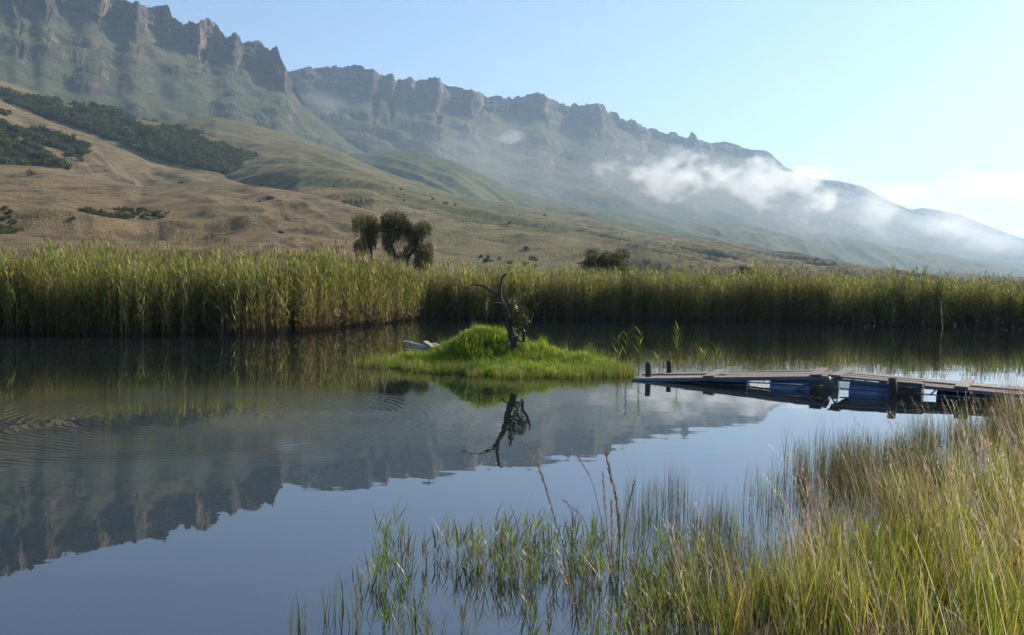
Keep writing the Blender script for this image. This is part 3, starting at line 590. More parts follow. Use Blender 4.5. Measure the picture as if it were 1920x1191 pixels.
# ------------------------------------------------------------------ jetty
DL = at_z(1183, 709.5, 0.05); DF = at_z(1552, 705.5, 0.37); DR = at_z(1920, 739, 0.27); DE = DR + (DR - DF).normalized() * 3.2
jetty = empty('floating_jetty', (DF.x, DF.y, 0), 'low plank jetty on blue and black drums reaching from grassy bank to island', 'jetty')
JW = 1.75
def jbox(name, p0, p1, side, up, m, parent=jetty):
    mb = MB(jetty.location); mb.box(p0, p1, side, up); me = mb.mesh(name, False); o = link(name, me, m, parent); return o
for s0, s1, nb in ((DL, DF, 2), (DF + (DE - DF).normalized() * 0.05, DE, 3)):
    ax = (s1 - s0); L = ax.length; ax.normalize(); ac = Vector((-ax.y, ax.x, 0)).normalized()
    if ac.y < 0: ac = -ac
    upv = ac.cross(ax) if ac.cross(ax).z > 0 else ax.cross(ac)
    NP = 5; pw = JW / NP
    for i in range(NP):                                    # boards run along the jetty, butted end to end
        off = ac * (pw * (i + 0.5)); cuts = [0] + sorted(L * (k + 1) / nb + U(-.5, .5) for k in range(nb - 1)) + [L + U(-.03, .05)]
        for a, b in zip(cuts[:-1], cuts[1:]):
            dz = U(-.02, .018); jbox('plank', s0 + off + ax * (a + .006) + upv * (dz - .02), s0 + off + ax * (b - .006) + upv * (dz + U(-.006, .006) - .02), ac * (pw / 2 - U(.018, .036)), upv * 0.02, M_PLANK)
    for sd in (0.06, JW - 0.06):                           # long steel bearers and lower rails
        jbox('bearer', s0 + ac * sd - upv * 0.066 + ax * .03, s1 + ac * sd - upv * 0.066 - ax * .03, ac * 0.03, upv * 0.024, M_FRAME)
        if sd > 1: continue
        mb = MB(jetty.location); z0 = 0.05
        mb.tube([Vector(((s0 + ax * L * (.28 if s0 is DL else 0.03) + ac * sd).x, (s0 + ax * L * (.28 if s0 is DL else 0.03) + ac * sd).y, z0 + .05)), Vector(((s1 - ax * .1 + ac * sd).x, (s1 - ax * .1 + ac * sd).y, z0 + .08))], 0.017, 6)
        link('lower_rail', mb.mesh('lower_rail'), M_FRAME, jetty)
    for k in range(int(L / 0.95) + 1):                     # cross joists
        p = s0 + ax * (0.12 + k * (L - .24) / int(L / 0.95)) - upv * 0.068
        jbox('joist', p + ac * 0.11, p + ac * (JW - 0.11), ax * 0.03, upv * 0.026, M_POST)
    for k in range(int(L / 0.8)):                          # nail heads standing proud along the back edge
        pass
AX1 = (DF - DL).normalized(); AC1 = Vector((-AX1.y, AX1.x, 0)).normalized(); AX2 = (DE - DF).normalized(); AC2 = Vector((-AX2.y, AX2.x, 0)).normalized()
for s0, ax, ac, t in ((DL, AX1, AC1, 0.415), (DL, AX1, AC1, 0.945), (DF, AX2, AC2, 0.03), (DF, AX2, AC2, 0.52)):
    Ls = (DF - DL).length if s0 is DL else (DR - DF).length * 1.35; p = s0 + ax * (Ls * t)
    jbox('batten', p - ac * 0.06 + Vector((0, 0, .026)), p + ac * (JW + 0.10) + Vector((0, 0, .030)), ax * 0.13, Vector((0, 0, .022)), M_PLANK)
def drum(p, ax, R_, L_, m, lid, name='drum'):
    """lying drum with rolled rims and hoops, end lids as sub-parts"""
    mb = MB(jetty.location); a = Vector(p) - ax * L_ / 2; prof = [(0, .97), (0.012, 1.03), (.03, 1.03), (.045, .98), (.31, .98), (.325, 1.03), (.345, 1.03), (.36, .98), (.64, .98), (.655, 1.03), (.675, 1.03), (.69, .98), (.955, .98), (.97, 1.03), (.988, 1.03), (1, .97)]
    mb.tube([a + ax * (L_ * t) for t, _ in prof], [R_ * r for _, r in prof], 20, cap=False); d = link(name, mb.mesh(name), m, jetty)
    for e in (0, 1):
        mb = MB(jetty.location); q = a + ax * (L_ * (0.015 if e == 0 else .985)); mb.tube([q - ax * 0.006, q + ax * 0.006], R_ * 0.96, 20); link('drum_lid', mb.mesh('drum_lid', False), lid, d)
    return d
def under(px, back, zc=0.06):
    """a spot under the jetty at picture column px, 'back' metres in from the near edge"""
    best = min(((abs(project(np.array([list(s0 + ax * t)]))[0][0] - px), s0 + ax * t, ac) for s0, ax, ac, L in ((DL, AX1, AC1, (DF - DL).length), (DF, AX2, AC2, (DE - DF).length)) for t in np.linspace(0, L, 160)), key=lambda q: q[0])
    q = best[1] + best[2] * back; return Vector((q.x, q.y, zc))
drum(under(1363, 0.42, -0.04), AX1, 0.24, 0.88, M_BLACK, M_PALE)
drum(under(1480, 0.42, 0.0), AX1, 0.27, 0.90, M_BLUE, M_BLUE)
drum(under(1541, 1.15, 0.02), AX1, 0.26, 0.62, M_PALE, M_PALE)
drum(under(1628, 0.42, 0.0), AX2, 0.28, 0.92, M_BLUE, M_BLUE)
drum(under(1690, 1.15, 0.02), AX2, 0.26, 0.62, M_PALE, M_PALE)
drum(under(1800, 0.42, -0.03), AX2, 0.27, 0.95, M_BLACK, M_BLACK)
drum(under(1835, 1.25, -0.03), AX2, 0.27, 0.90, M_BLACK, M_BLACK)
for px0, z0, px1, z1 in ((1497, .03, 1530, .26), (1545, .27, 1556, .02), (1655, .04, 1676, .24), (1562, .27, 1570, .18), (1742, .1, 1756, .25), (1388, .10, 1402, .19), (1700, .05, 1702, .26), (1556, .02, 1566, .28)):
    a = under(px0, 0.05, z0); b = under(px1, 0.05, z1); mb = MB(jetty.location); mb.tube([a, b], 0.018, 6); link('brace', mb.mesh('brace'), M_FRAME, jetty)
def post(px, pyt, pyw, label, w=0.085, lean=0.0, m=M_POST):
    p = at_z(px, pyw); t = at_r(px + lean, pyt, math.hypot(p.x, p.y)); o = empty('mooring_post', (p.x, p.y, 0), label, 'post', 'posts along the jetty')
    mb = MB(p); mb.tube([p - Vector((0, 0, .7)), p + (t - p) * .5, t], [w, w * .98, w * .95], 10, jit=.04); link('shaft', mb.mesh('shaft'), m, o)
    return o
post(1215.5, 679, 711, 'dark round post at the near edge of the jetty tip beside the island', .075)
post(1254.5, 676, 706, 'dark round post behind the far edge of the jetty tip', .07)
post(1674, 709, 747, 'dark tall post standing against the near side of the jetty middle', .09)
post(1707, 726, 748, 'thin brown post leaning under the jetty near its bank end', .055, -3)

# ------------------------------------------------------------------ willows and other trees
WIL = [(0.065, 0.08, 0.022), (0.09, 0.10, 0.026), (0.15, 0.12, 0.034), (0.045, 0.06, 0.02)]
def willow(name, base_px, TRr, trunks, lobes, label):
    k = TRr / F; b = at_r(base_px, 560, TRr); b.z = 0.4; o = empty(name, b, label, 'tree', 'trees behind the reeds')
    for pts, r0, r1 in trunks: limb('trunk', [b] * 0 + [at_r(px, py, TRr + d) for px, py, d in pts], r0 * k, r1 * k, o, M_BARK, 7, 0.1)
    mb = MB(b)
    for (cxp, cyp, rx, ry, nstr, drop) in lobes:
        for _ in range(int(nstr * 1.9)):
            a = U(0, 2 * PI); r = math.sqrt(U(0, 1)) * (U(1.0, 1.35) if U(0, 1) < .16 else 1); dpt = U(-1, 1) * math.sqrt(max(0.1, 1 - r * r)) * rx * k * 1.2
            px, py = cxp + rx * r * math.cos(a), cyp + ry * r * math.sin(a); p = at_r(px, py, TRr + dpt)
            L = U(.2, 1.0) * drop * k * (1.5 if U(0, 1) < .15 else 1); nl = max(3, int(L / 0.11)); sx, sy = U(-.12, .12), U(-.12, .12); up = py < cyp - ry * .35
            c0 = random.choice(WIL[:3] if up else WIL)
            for q in range(nl):
                pp = p + Vector((sx * q * .1, sy * q * .1, -L * q / nl)); an = U(0, 2 * PI)
                mb.leaf(pp, (math.cos(an) * .5, math.sin(an) * .5, -1 + U(0, .9)), (U(-1, 1), U(-1, 1), .2), U(.14, .26), U(.03, .06), jc(c0))
    link('crown', mb.mesh('crown'), M_LEAF, o); return o
TW = 80
willow('willow_tree', 697, TW, [([(699, 545, 0), (697, 478, 0), (692, 455, 0), (688, 430, 0), (690, 405, 0)], 3.2, 1.0), ([(692, 455, 0), (698, 438, .3), (703, 415, .3)], 1.6, .6), ([(692, 452, 0), (682, 446, -.2), (672, 450, -.3)], 1.2, .5)],
       [(684, 410, 24, 12, 210, 26), (698, 422, 14, 14, 150, 24), (688, 434, 13, 10, 110, 20), (678, 456, 15, 10, 170, 18), (699, 450, 7, 9, 70, 16)], 'small dark gappy willow, first of the three trees behind the wide reed bed')
willow('willow_tree', 741, TW, [([(744, 545, 0), (741, 484, 0), (734, 458, 0), (732, 435, 0), (736, 408, 0)], 3.6, 1.0), ([(735, 456, 0), (742, 442, .2), (746, 420, .2)], 2.0, .7), ([(733, 440, 0), (722, 420, 0), (715, 410, 0)], 1.3, .5)],
       [(738, 404, 24, 12, 260, 30), (734, 424, 20, 16, 240, 26), (758, 415, 12, 12, 130, 34), (768, 424, 9, 10, 90, 26), (725, 450, 9, 10, 90, 18), (733, 466, 8, 8, 60, 14)], 'tallest drooping willow, middle of the three trees behind the reeds')
willow('willow_tree', 765, TW, [([(759, 545, 0), (762, 490, 0), (775, 470, 0), (783, 450, 0), (792, 425, 0)], 5.0, 1.0), ([(763, 486, 0), (760, 472, -.2), (757, 465, -.2)], 2.0, .6), ([(783, 450, 0), (777, 440, .2), (772, 432, .2)], 1.2, .5), ([(776, 470, 0), (795, 473, .3), (808, 472, .3)], 1.1, .4)],
       [(793, 421, 16, 9, 150, 20), (786, 436, 11, 9, 110, 18), (775, 447, 10, 9, 100, 18), (795, 462, 18, 16, 230, 30), (793, 486, 17, 13, 170, 22), (765, 462, 10, 8, 60, 16), (752, 476, 9, 8, 70, 14)], 'leaning willow with thick forked trunk and rust tinged leaves, last of three')
def round_tree(name, px, py, rx, ry, TRr, label, nn=1500, cols=WIL, group='trees behind the reeds'):
    k = TRr / F; b = at_r(px, 560, TRr); b.z = .4; o = empty(name, b, label, 'tree', group)
    limb('trunk', [b - Vector((0, 0, .2)), at_r(px, (py + 545) / 2, TRr), at_r(px + 1, py, TRr)], 2.4 * k, .8 * k, o, M_BARK, 7, .1)
    mb = MB(b); lob = [(U(-.75, .75), U(-.6, .35), U(.3, .5)) for _ in range(14)]
    for _ in range(nn):
        lx, ly, lr = random.choice(lob); d = Vector((random.gauss(0, 1), random.gauss(0, 1), random.gauss(0, 1))).normalized() * lr * U(.6, 1)
        p = at_r(px + (lx + d.x) * rx, py + (ly - d.z) * ry, TRr + (U(-.4, .4) + d.y) * rx * k)
        mb.leaf(p, (U(-1, 1), U(-1, 1), U(-1.2, .4)), (U(-1, 1), U(-1, 1), U(-1, 1)), U(.2, .36), U(.07, .12), jc(random.choice(cols)))
    link('crown', mb.mesh('crown'), M_LEAF, o)
round_tree('bushy_tree', 1137, 494, 46, 30, 78, 'broad rounded olive tree rising behind the far reeds', 3600)
round_tree('bushy_tree', 1406, 510, 20, 13, 82, 'low dark treetop just showing over far reeds, above the jetty', 900)
# ------------------------------------------------------------------ bushes on the hills
def bush_mesh(nl, cols, w=0.16):
    mb = MB(); lob = [(U(-.4, .4), U(-.4, .4), U(.2, .55), U(.25, .45)) for _ in range(6)]
    for _ in range(nl):
        lx, ly, lz, lr = random.choice(lob); d = Vector((random.gauss(0, 1), random.gauss(0, 1), random.gauss(0, 1))).normalized() * lr * U(.75, 1.05)
        mb.leaf(Vector((lx, ly, lz)) + d, (U(-1, 1), U(-1, 1), U(-.6, 1)), (U(-1, 1), U(-1, 1), U(-1, 1)), U(w, w * 1.7), U(w * .7, w), jc(random.choice(cols)))
    return mb.mesh('bush')
BCOL = [(0.065, 0.08, 0.032), (0.085, 0.10, 0.04), (0.12, 0.12, 0.05)]
C_BUSH = proto_collection('hillbush', [bush_mesh(170, BCOL, .2) for _ in range(5)], M_BUSH)
def in_poly(x, y, poly):
    ins = np.zeros(x.shape, bool); P = np.array(poly, float)
    for (ax, ay), (bx, by) in zip(P, np.roll(P, -1, 0)): ins ^= ((ay > y) != (by > y)) & (x < (bx - ax) * (y - ay) / (by - ay + 1e-12) + ax)
    return ins
def on_terrain(tname, poly, n, thresh=-1, lam=40, frows=None):
    P, px = TERRAIN[tname]; nr, nc, _ = P.shape; out = []
    Q = P.reshape(-1, 3); qx, qy = project(Q); ok = in_poly(qx, qy, poly).reshape(nr, nc)
    rows, cols = np.nonzero(ok[:-1, :-1]); 
    if not len(rows): print('no terrain in', tname); return np.zeros((0, 3))
    area = np.linalg.norm(np.cross(P[rows + 1, cols] - P[rows, cols], P[rows, cols + 1] - P[rows, cols]), axis=-1)
    pick = rng.choice(len(rows), n, p=area / area.sum()); u = rng.random(n)[:, None]; v = rng.random(n)[:, None]; r, c = rows[pick], cols[pick]
    pts = (P[r, c] * (1 - u) + P[r + 1, c] * u) * (1 - v) + (P[r, c + 1] * (1 - u) + P[r + 1, c + 1] * u) * v
    k = fbm(pts[:, 0] / lam, pts[:, 1] / lam, o=4) > thresh
    qx, qy = project(pts); k &= in_poly(qx + 30 * fbm(pts[:, 0] / 22, pts[:, 1] / 22, o=4), qy + 16 * fbm(pts[:, 0] / 30 + 9, pts[:, 1] / 30, o=3), poly)
    return pts[k]
def thicket(name, pts, s0, s1, label, cat='bushes'):
    n = len(pts); s = rng.uniform(s0, s1, n) * (0.6 + 0.8 * rng.random(n) ** 2)
    scatter(name, pts, rng.random(n) * 6.28, s, rng.integers(0, 5, n), C_BUSH, label, cat)
FOREST = [(-30, 165), (60, 184), (160, 199), (200, 206), (262, 228), (353, 250), (403, 268), (443, 284), (504, 308), (545, 326), (520, 336), (440, 332), (380, 318), (300, 302), (230, 274), (161, 246), (100, 226), (40, 204), (-30, 178)]
thicket('hillside_wood', on_terrain('wooded_spur', FOREST, 6400, -0.55, 38), 2.4, 7.6, 'dark wood filling the valley below the brown spur', 'wood')
SCRUB = [(-30, 200), (40, 222), (90, 240), (150, 262), (170, 290), (130, 318), (60, 318), (-30, 312)]
thicket('hillside_scrub_and_shade', on_terrain('bushy_hill', SCRUB, 1800, -0.12, 28), 1.6, 5.5, 'dark scrub patch on the face of the brown hill', 'scrub')
thicket('hillside_scrub_and_shade', on_terrain('dry_grass_hill', [(-30, 398), (120, 400), (200, 392), (330, 396), (300, 412), (150, 418), (60, 425), (40, 445), (-30, 450)], 2600, -0.05, 18), 0.5, 1.3, 'low dark scrub standing in for the shaded eroded step of the dry grass hill', 'scrub')  # dark clumps added to imitate the shade band of the eroded step
thicket('slope_tussocks', np.vstack([on_terrain('long_grass_slope', [(560, 270), (850, 370), (1500, 490), (1600, 520), (800, 520), (660, 400)], 900, 0.0, 60), on_terrain('near_escarpment', [(-30, 60), (250, 100), (560, 220), (640, 280), (400, 210), (100, 150), (-30, 130)], 1400, -0.05, 70)]), 1.2, 2.6, 'tiny dark tussocks speckling the mountain slopes', 'tussocks')

def surf(tname, px, py):
    P, _ = TERRAIN[tname]; Q = P.reshape(-1, 3); qx, qy = project(Q); i = np.argmin((qx - px) ** 2 + (qy - py) ** 2); return Vector(Q[i])
bush_mes = [bush_mesh(320, BCOL, .13) for _ in range(3)]
for me in bush_mes: me.materials.append(M_BUSH)
for i, (tn, px, py, wpx, lab) in enumerate([
    ('dry_grass_hill', 56, 328, 19, 'round dark green bush alone high on the dry grass hill'),
    ('dry_grass_hill', 490, 347, 13, 'small dark tree on the crest of the dry grass hill'),
    ('dry_grass_hill', 340, 341, 12, 'flat dark bush on the hill skyline below the wooded valley'),
    ('dry_grass_hill', 650, 372, 12, 'dark bush on the descending crest above the first willow'),
    ('dry_grass_hill', 674, 380, 9, 'tiny reddish dark bush just right of the bush above the willows'),
    ('long_grass_slope', 842, 364, 9, 'small tree on the ridge line between green slope and hazy mountain'),
    ('long_grass_slope', 955, 418, 8, 'dark dot of a bush on the long slope above the dead tree'),
    ('long_grass_slope', 977, 436, 9, 'low wide bush halfway down the long slope'),
    ('long_grass_slope', 901, 427, 7, 'small bush on the long slope upslope from the dead tree'),
    ('long_grass_slope', 1113, 468, 7, 'small bush just above the rounded olive tree'),
    ('long_grass_slope', 1205, 486, 8, 'low bush at the slope foot just past the rounded olive tree'),
    ('long_grass_slope', 1367, 494, 8, 'tiny bush at the slope foot over the far reeds near the low treetop'),
    ('dry_grass_hill', 30, 358, 9, 'tiny dark bush low on the dry hill near the picture edge'),
    ('dry_grass_hill', 415, 366, 10, 'low dark shrub in the middle of the dry grass hill')]):
    p = surf(tn, px, py); r = math.hypot(p.x, p.y); s = wpx * r / F
    o = link('hill_bush', bush_mes[i % 3], None, None, None, lab, 'bush', 'single bushes on the hills'); o.location = p - Vector((0, 0, .1 * s)); o.rotation_euler.z = i * 1.7; o.scale = (s * .75, s * .75, s * .62)
def rock_mesh():
    mb = MB(); n1, n2 = 7, 10; vs_ = []
    for i in range(n1 + 1):
        for j in range(n2):
            th = PI * i / n1; ph = 2 * PI * j / n2; r = 1 + .25 * math.sin(3 * ph + i) * math.sin(th) + U(-.12, .12); vs_.append((r * math.sin(th) * math.cos(ph), r * math.sin(th) * math.sin(ph) * .8, r * math.cos(th) * .55 + .3))
    mb.add(vs_, [(i * n2 + j, (i + 1) * n2 + j, (i + 1) * n2 + (j + 1) % n2, i * n2 + (j + 1) % n2) for i in range(n1) for j in range(n2)]); return mb.mesh('rock', False)
rk = [rock_mesh() for _ in range(3)]
for m_ in rk: m_.materials.append(M_ROCK)
for i, (px, py, wpx, lab) in enumerate([(507, 374, 15, 'largest dark boulder on the dry grass hill'), (490, 381, 13, 'pale topped boulder beside the largest dark boulder'), (527, 437, 13, 'grey boulder low on the dry hill above the reeds'), (540, 380, 6, 'small rock just past the largest dark boulder'), (418, 362, 8, 'flat rock on the dry hill upslope of the low shrub')]):
    p = surf('dry_grass_hill', px, py); s = wpx * math.hypot(p.x, p.y) / F / 2; o = link('boulder', rk[i % 3], None, None, None, lab, 'rock', 'boulders on the dry hill'); o.location = p; o.scale = (s, s, s * .9); o.rotation_euler.z = i * 1.3

# ------------------------------------------------------------------ bits by the island
p0 = at_z(757, 640, .12); p1 = at_z(800, 650, .06)
o = empty('pipe', p0, 'pale blue pipe with a collar lying beside the island', 'pipe'); mb = MB(p0); mb.tube([p0, p0.lerp(p1, .5), p1], .042, 12); link('tube', mb.mesh('tube'), M_PIPE, o)
mb = MB(p0); q = p0.lerp(p1, .33); d = (p1 - p0).normalized() * .05; mb.tube([q - d, q + d], .055, 12); link('collar', mb.mesh('collar'), M_PIPE, o)
for (a, b, lab) in (((797, 640, .22), (812, 650, .10), 'short grey board tipped up beside the pale pipe'), ((812, 644, .14), (830, 651, .08), 'flat grey board lying against the grass between pipe and mound')):
    p0 = at_z(*a); p1 = at_z(*b); mb = MB(p0); mb.box(p0, p1, Vector((.06, .16, 0)), Vector((0, 0, .015))); o = link('loose_board', mb.mesh('loose_board', False), M_PLANK, None, None, lab, 'board'); o.location = p0
b0 = at_z(812, 586); RB = math.hypot(b0.x, b0.y); mb = MB(b0)
mb.tube(smooth_path([at_r(806, 588, RB), at_r(815, 584.5, RB), at_r(826, 585, RB), at_r(834, 591, RB), at_r(836, 597, RB)]), .02, 5); o = link('bent_stick', mb.mesh('bent_stick'), M_PALE, None, None, 'pale bent stick arching out of the water at the reed gap', 'stick'); o.location = b0

# single reeds standing in the water behind the jetty tip
def water_reed(px, pyt, pyw, lab, nl=7, bend=0.0):
    p = at_z(px, pyw); H = (pyw - pyt) * math.hypot(p.x, p.y) / F; o = empty('water_reed', p, lab, 'reed', 'single reeds in the water behind the jetty tip')
    mb = MB(); mb.tube([(0, 0, -.3), (bend * .4, 0, H * .5), (bend, 0, H * .93)], [.014, .011, .006], 5, (0.22, 0.28, 0.05)); link('stem', mb.mesh('stem'), M_REED, o)
    for k in range(nl):
        t = .35 + .62 * k / nl; a = PI * (k % 2) + U(-.6, .6); mb = MB(); mb.blade((bend * t, 0, H * t), a, U(.26, .42), .05, U(.25, .6), U(.2, .9), 4, (0.24, 0.34, 0.04), (0.32, 0.40, 0.05)); link('leaf', mb.mesh('leaf'), M_REED, o)
water_reed(1158, 622, 700, 'thin upright reed at the grassy tip of the island', 5)
water_reed(1172, 618, 703, 'bright green reed with folded leaf beside the island tip', 7, .05)
water_reed(1196, 618, 702, 'reed with a drooping top leaf between island tip and first post', 8, .05)
water_reed(1270, 612, 690, 'tallest leafy reed behind the jetty just past the posts', 10)
water_reed(1318, 655, 692, 'short leafy reed behind the jetty boards', 7)
water_reed(1341, 648, 690, 'slender reed farthest along the jetty from the posts', 5, .03)
water_reed(1236, 665, 695, 'short reed between the two tip posts', 5)

# ------------------------------------------------------------------ foreground grasses
GREEN = [(0.23, 0.29, 0.032), (0.34, 0.36, 0.042), (0.13, 0.18, 0.026), (0.46, 0.38, 0.06)]
DRY = [(0.42, 0.31, 0.17), (0.33, 0.23, 0.12), (0.50, 0.41, 0.27), (0.26, 0.16, 0.09)]
RUSH = [(0.08, 0.12, 0.025), (0.12, 0.165, 0.03), (0.10, 0.065, 0.04), (0.13, 0.085, 0.05), (0.05, 0.07, 0.025)]
def dry_tuft():
    mb = MB()
    for _ in range(5):
        c = jc(random.choice(DRY)); H = U(.8, 1.35); a = PI + U(-.8, .8); x, y = U(-.12, .12), U(-.12, .12); ln = U(.02, .28); bd = U(.15, .6)
        tip = mb.blade((x, y, -.05), a, H, .005, ln, bd, 5, c, c, U(0, 6.28), .6)
        th = ln + bd; d = Vector((math.cos(a) * math.sin(th), math.sin(a) * math.sin(th), math.cos(th)))
        kind = U(0, 1); cs = jc(random.choice([(0.40, 0.27, 0.18), (0.58, 0.50, 0.38), (0.36, 0.22, 0.14)]))
        if kind < .75:
            for q in range(13):
                p = tip - d * (.30 * q / 13); an = U(0, 6.28)
                mb.blade(p, an, U(.03, .075), .007, U(.2, .7), U(.2, .9), 2, cs, cs)
        for q in range(2):
            t = U(.15, .6); mb.blade((x + math.cos(a) * math.sin(ln) * H * t, y + math.sin(a) * math.sin(ln) * H * t, H * t * .97), U(0, 6.28), U(.2, .45), .007, U(.4, .9), U(.6, 1.8), 3, c, c)
    return mb.mesh('dry_tuft')
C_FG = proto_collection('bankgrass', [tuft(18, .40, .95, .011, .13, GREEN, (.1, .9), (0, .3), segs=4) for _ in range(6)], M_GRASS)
C_DRY = proto_collection('drygrass', [dry_tuft() for _ in range(8)] + [tuft(22, .3, .8, .006, .13, DRY, (.2, 1.6), (0, .5), segs=4) for _ in range(4)], M_GRASS)
C_RUSH = proto_collection('rush', [tuft(18, .35, .80, .006, .13, RUSH, (-.1, .35), (0, .22), segs=3) for _ in range(6)], M_GRASS)
def water_grass():
    mb = MB()
    for _ in range(4):
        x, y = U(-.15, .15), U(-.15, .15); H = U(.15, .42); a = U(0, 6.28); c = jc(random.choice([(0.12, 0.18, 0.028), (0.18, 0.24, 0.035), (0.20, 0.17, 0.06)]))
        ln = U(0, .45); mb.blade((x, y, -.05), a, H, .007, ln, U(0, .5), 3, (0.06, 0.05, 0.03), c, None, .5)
        for q in range(random.randint(3, 6)):
            t = U(.3, 1); mb.blade((x + math.cos(a) * math.sin(ln) * H * t, y + math.sin(a) * math.sin(ln) * H * t, H * t * math.cos(ln)), U(0, 6.28), U(.12, .28), .012, U(.1, .8), U(.0, .7), 3, c, c)
    return mb.mesh('water_grass')
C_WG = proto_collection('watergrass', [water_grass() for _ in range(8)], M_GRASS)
n = 60000; x = rng.uniform(-6, 16, n); y = rng.uniform(2.5, 24, n); d = shore_dist(x, y); nz = fbm(x / 1.3, y / 1.3, o=3); nz2 = fbm(x / .6 + 40, y / .6, o=2)
px_, py_ = project(np.stack([x, y, 0 * x], -1)); vis = (px_ > -250) & (px_ < 2300) & (py_ < 1650)
gz = ground_z(x, y)
def fg(name, keep, coll, s0, s1, count, label, cat, wind=False, zoff=0.0):
    i = np.nonzero(keep & vis)[0]; m = len(i); rz = rng.normal(0, .6, m) if wind else rng.random(m) * 6.28
    z = np.maximum(gz[i], -0.25) if zoff is None else np.maximum(gz[i], -0.03)
    scatter(name, np.stack([x[i], y[i], z], -1), rz, rng.uniform(s0, s1, m) * np.interp(px_[i], [1050, 1400], [0.72 if 'rush' in name else 1.0, 1.0]) * (1 + (0.22 if wind else 0.1) * np.clip((px_[i] - 1700) / 220, 0, 1.0)), rng.integers(0, count, m), coll, label, cat); print(name, m)
u_ = rng.random(n)
fg('bank_grass', (d > -0.1) & (px_ > 1180) & (u_ < .46 * np.clip(.42 + d * .15 + nz * 2.0, .05, 1)), C_FG, .45, .85, 6, 'yellow green blades of grass covering the near bank', 'grass')
u_ = rng.random(n)
fg('dry_bank_grass', (d > -0.35) & (px_ > 1200) & (u_ < .38 * np.clip(1.5 - y / 14, .30, 1) * np.clip(.42 + nz2 + .03 * d, .05, 1)), C_DRY, .38, .75, 12, 'pale dry grass and seed heads leaning over the near bank', 'grass', True)
u_ = rng.random(n)
fg('bank_rushes', (d > -2.4) & (d < 1.2) & (px_ > 1060) & (u_ < .42 * np.clip((px_ - 1060) / 330, .10, 1) * np.clip(.42 + nz * 1.5 - np.clip(-d - 1.0, 0, 2) * .55, 0, 1)), C_RUSH, .45, .95, 6, 'dark thin rushes standing in the shallows along the near bank', 'rushes')
u_ = rng.random(n)
pat = np.clip(nz2 * 1.3 + .35, 0, 1) * np.clip(1.2 - np.abs(py_ - 1130) / 115, 0, 1) * np.clip((px_ - 670) / 60, 0, 1) * np.clip((1500 - px_) / 200, 0, 1)
fg('shallow_water_grass', (d < -.05) & (u_ < .85 * pat), C_WG, .5, .95, 8, 'sparse green grass poking out of the water along the bottom', 'grass')

# separate tufts at the bottom and tall stalks in front of the open water
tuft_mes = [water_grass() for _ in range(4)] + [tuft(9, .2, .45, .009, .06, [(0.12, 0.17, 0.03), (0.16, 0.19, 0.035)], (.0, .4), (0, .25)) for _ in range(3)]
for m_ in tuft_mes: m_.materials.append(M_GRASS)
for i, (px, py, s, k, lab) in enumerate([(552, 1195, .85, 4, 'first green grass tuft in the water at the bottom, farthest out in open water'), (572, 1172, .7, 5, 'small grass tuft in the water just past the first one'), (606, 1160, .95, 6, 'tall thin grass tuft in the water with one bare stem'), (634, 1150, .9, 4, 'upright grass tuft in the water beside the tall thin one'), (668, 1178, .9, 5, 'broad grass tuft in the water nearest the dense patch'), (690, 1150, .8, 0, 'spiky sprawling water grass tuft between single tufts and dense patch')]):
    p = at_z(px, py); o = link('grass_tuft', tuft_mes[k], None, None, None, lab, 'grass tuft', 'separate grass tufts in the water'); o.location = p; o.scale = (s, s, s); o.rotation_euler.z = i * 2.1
def stalk(pts, r, head, lab, R0, hw=.012, col=(0.27, 0.17, 0.11)):
    P = [at_r(px, py, R0) for px, py in pts]; base = P[0]; o = empty('seed_stalk', base, lab, 'grass stalk', 'tall dry seed stalks over the open water'); path = smooth_path(P, 5)
    mb = MB(base); mb.tube(path, [1.3 * r * (1 - .6 * i / (len(path) - 1)) for i in range(len(path))], 5, (0.16, 0.14, 0.07)); link('stem', mb.mesh('stem'), M_GRASS, o)
    if head:
        mb = MB(base); cum = [0]
        for a, b in zip(path[:-1], path[1:]): cum.append(cum[-1] + (b - a).length)
        tot = cum[-1]; nh = int(head * tot / .0045)
        for q in range(nh):
            s_ = tot * (1 - head * q / nh); i = max(j for j in range(len(cum)) if cum[j] <= s_); i = min(i, len(path) - 2); p = path[i].lerp(path[i + 1], (s_ - cum[i]) / max(1e-6, cum[i + 1] - cum[i])); d = (path[i + 1] - path[i]).normalized()
            an = U(0, 6.28); sd = d.cross(Vector((math.cos(an), math.sin(an), .1))).normalized(); prof = math.sin(PI * min(1, .12 + .88 * q / nh)) ** .6
            mb.leaf(p, d + sd * .6, sd.cross(d), U(.025, .04) * (0.5 + prof * .7), hw * .6, jc(col))
        link('seed_head', mb.mesh('seed_head'), M_GRASS, o)
RS = 6.6
stalk([(1092, 1220), (1078, 1120), (1062, 1040), (1042, 980), (1015, 890), (986, 828)], .004, .36, 'long stalk with narrow brown head leaning toward the dead tree reflection', RS)
stalk([(1150, 1220), (1148, 1100), (1132, 1000), (1112, 910), (1092, 870), (1074, 844)], .0022, .16, 'thin pale stalk with small head behind the long leaning one', RS + .4, .008)
stalk([(1160, 1220), (1158, 1120), (1162, 1010), (1156, 940), (1144, 890), (1136, 847)], .004, .5, 'thickest upright stalk with long furry brown seed head', RS, .02)
stalk([(1145, 1220), (1146, 1120), (1142, 1030), (1135, 960), (1130, 887)], .003, .26, 'upright stalk with short narrow head beside the thickest one', RS + .1, .012)
stalk([(1140, 1220), (1143, 1100), (1147, 1010), (1146, 940)], .003, .5, 'shorter stalk with pale furry head close against the thickest stalk', RS - .1, .013)
stalk([(1165, 1220), (1166, 1080), (1172, 990), (1180, 945), (1189, 906)], .003, .34, 'stalk leaning toward the jetty with slim brown head', RS + .2, .010)
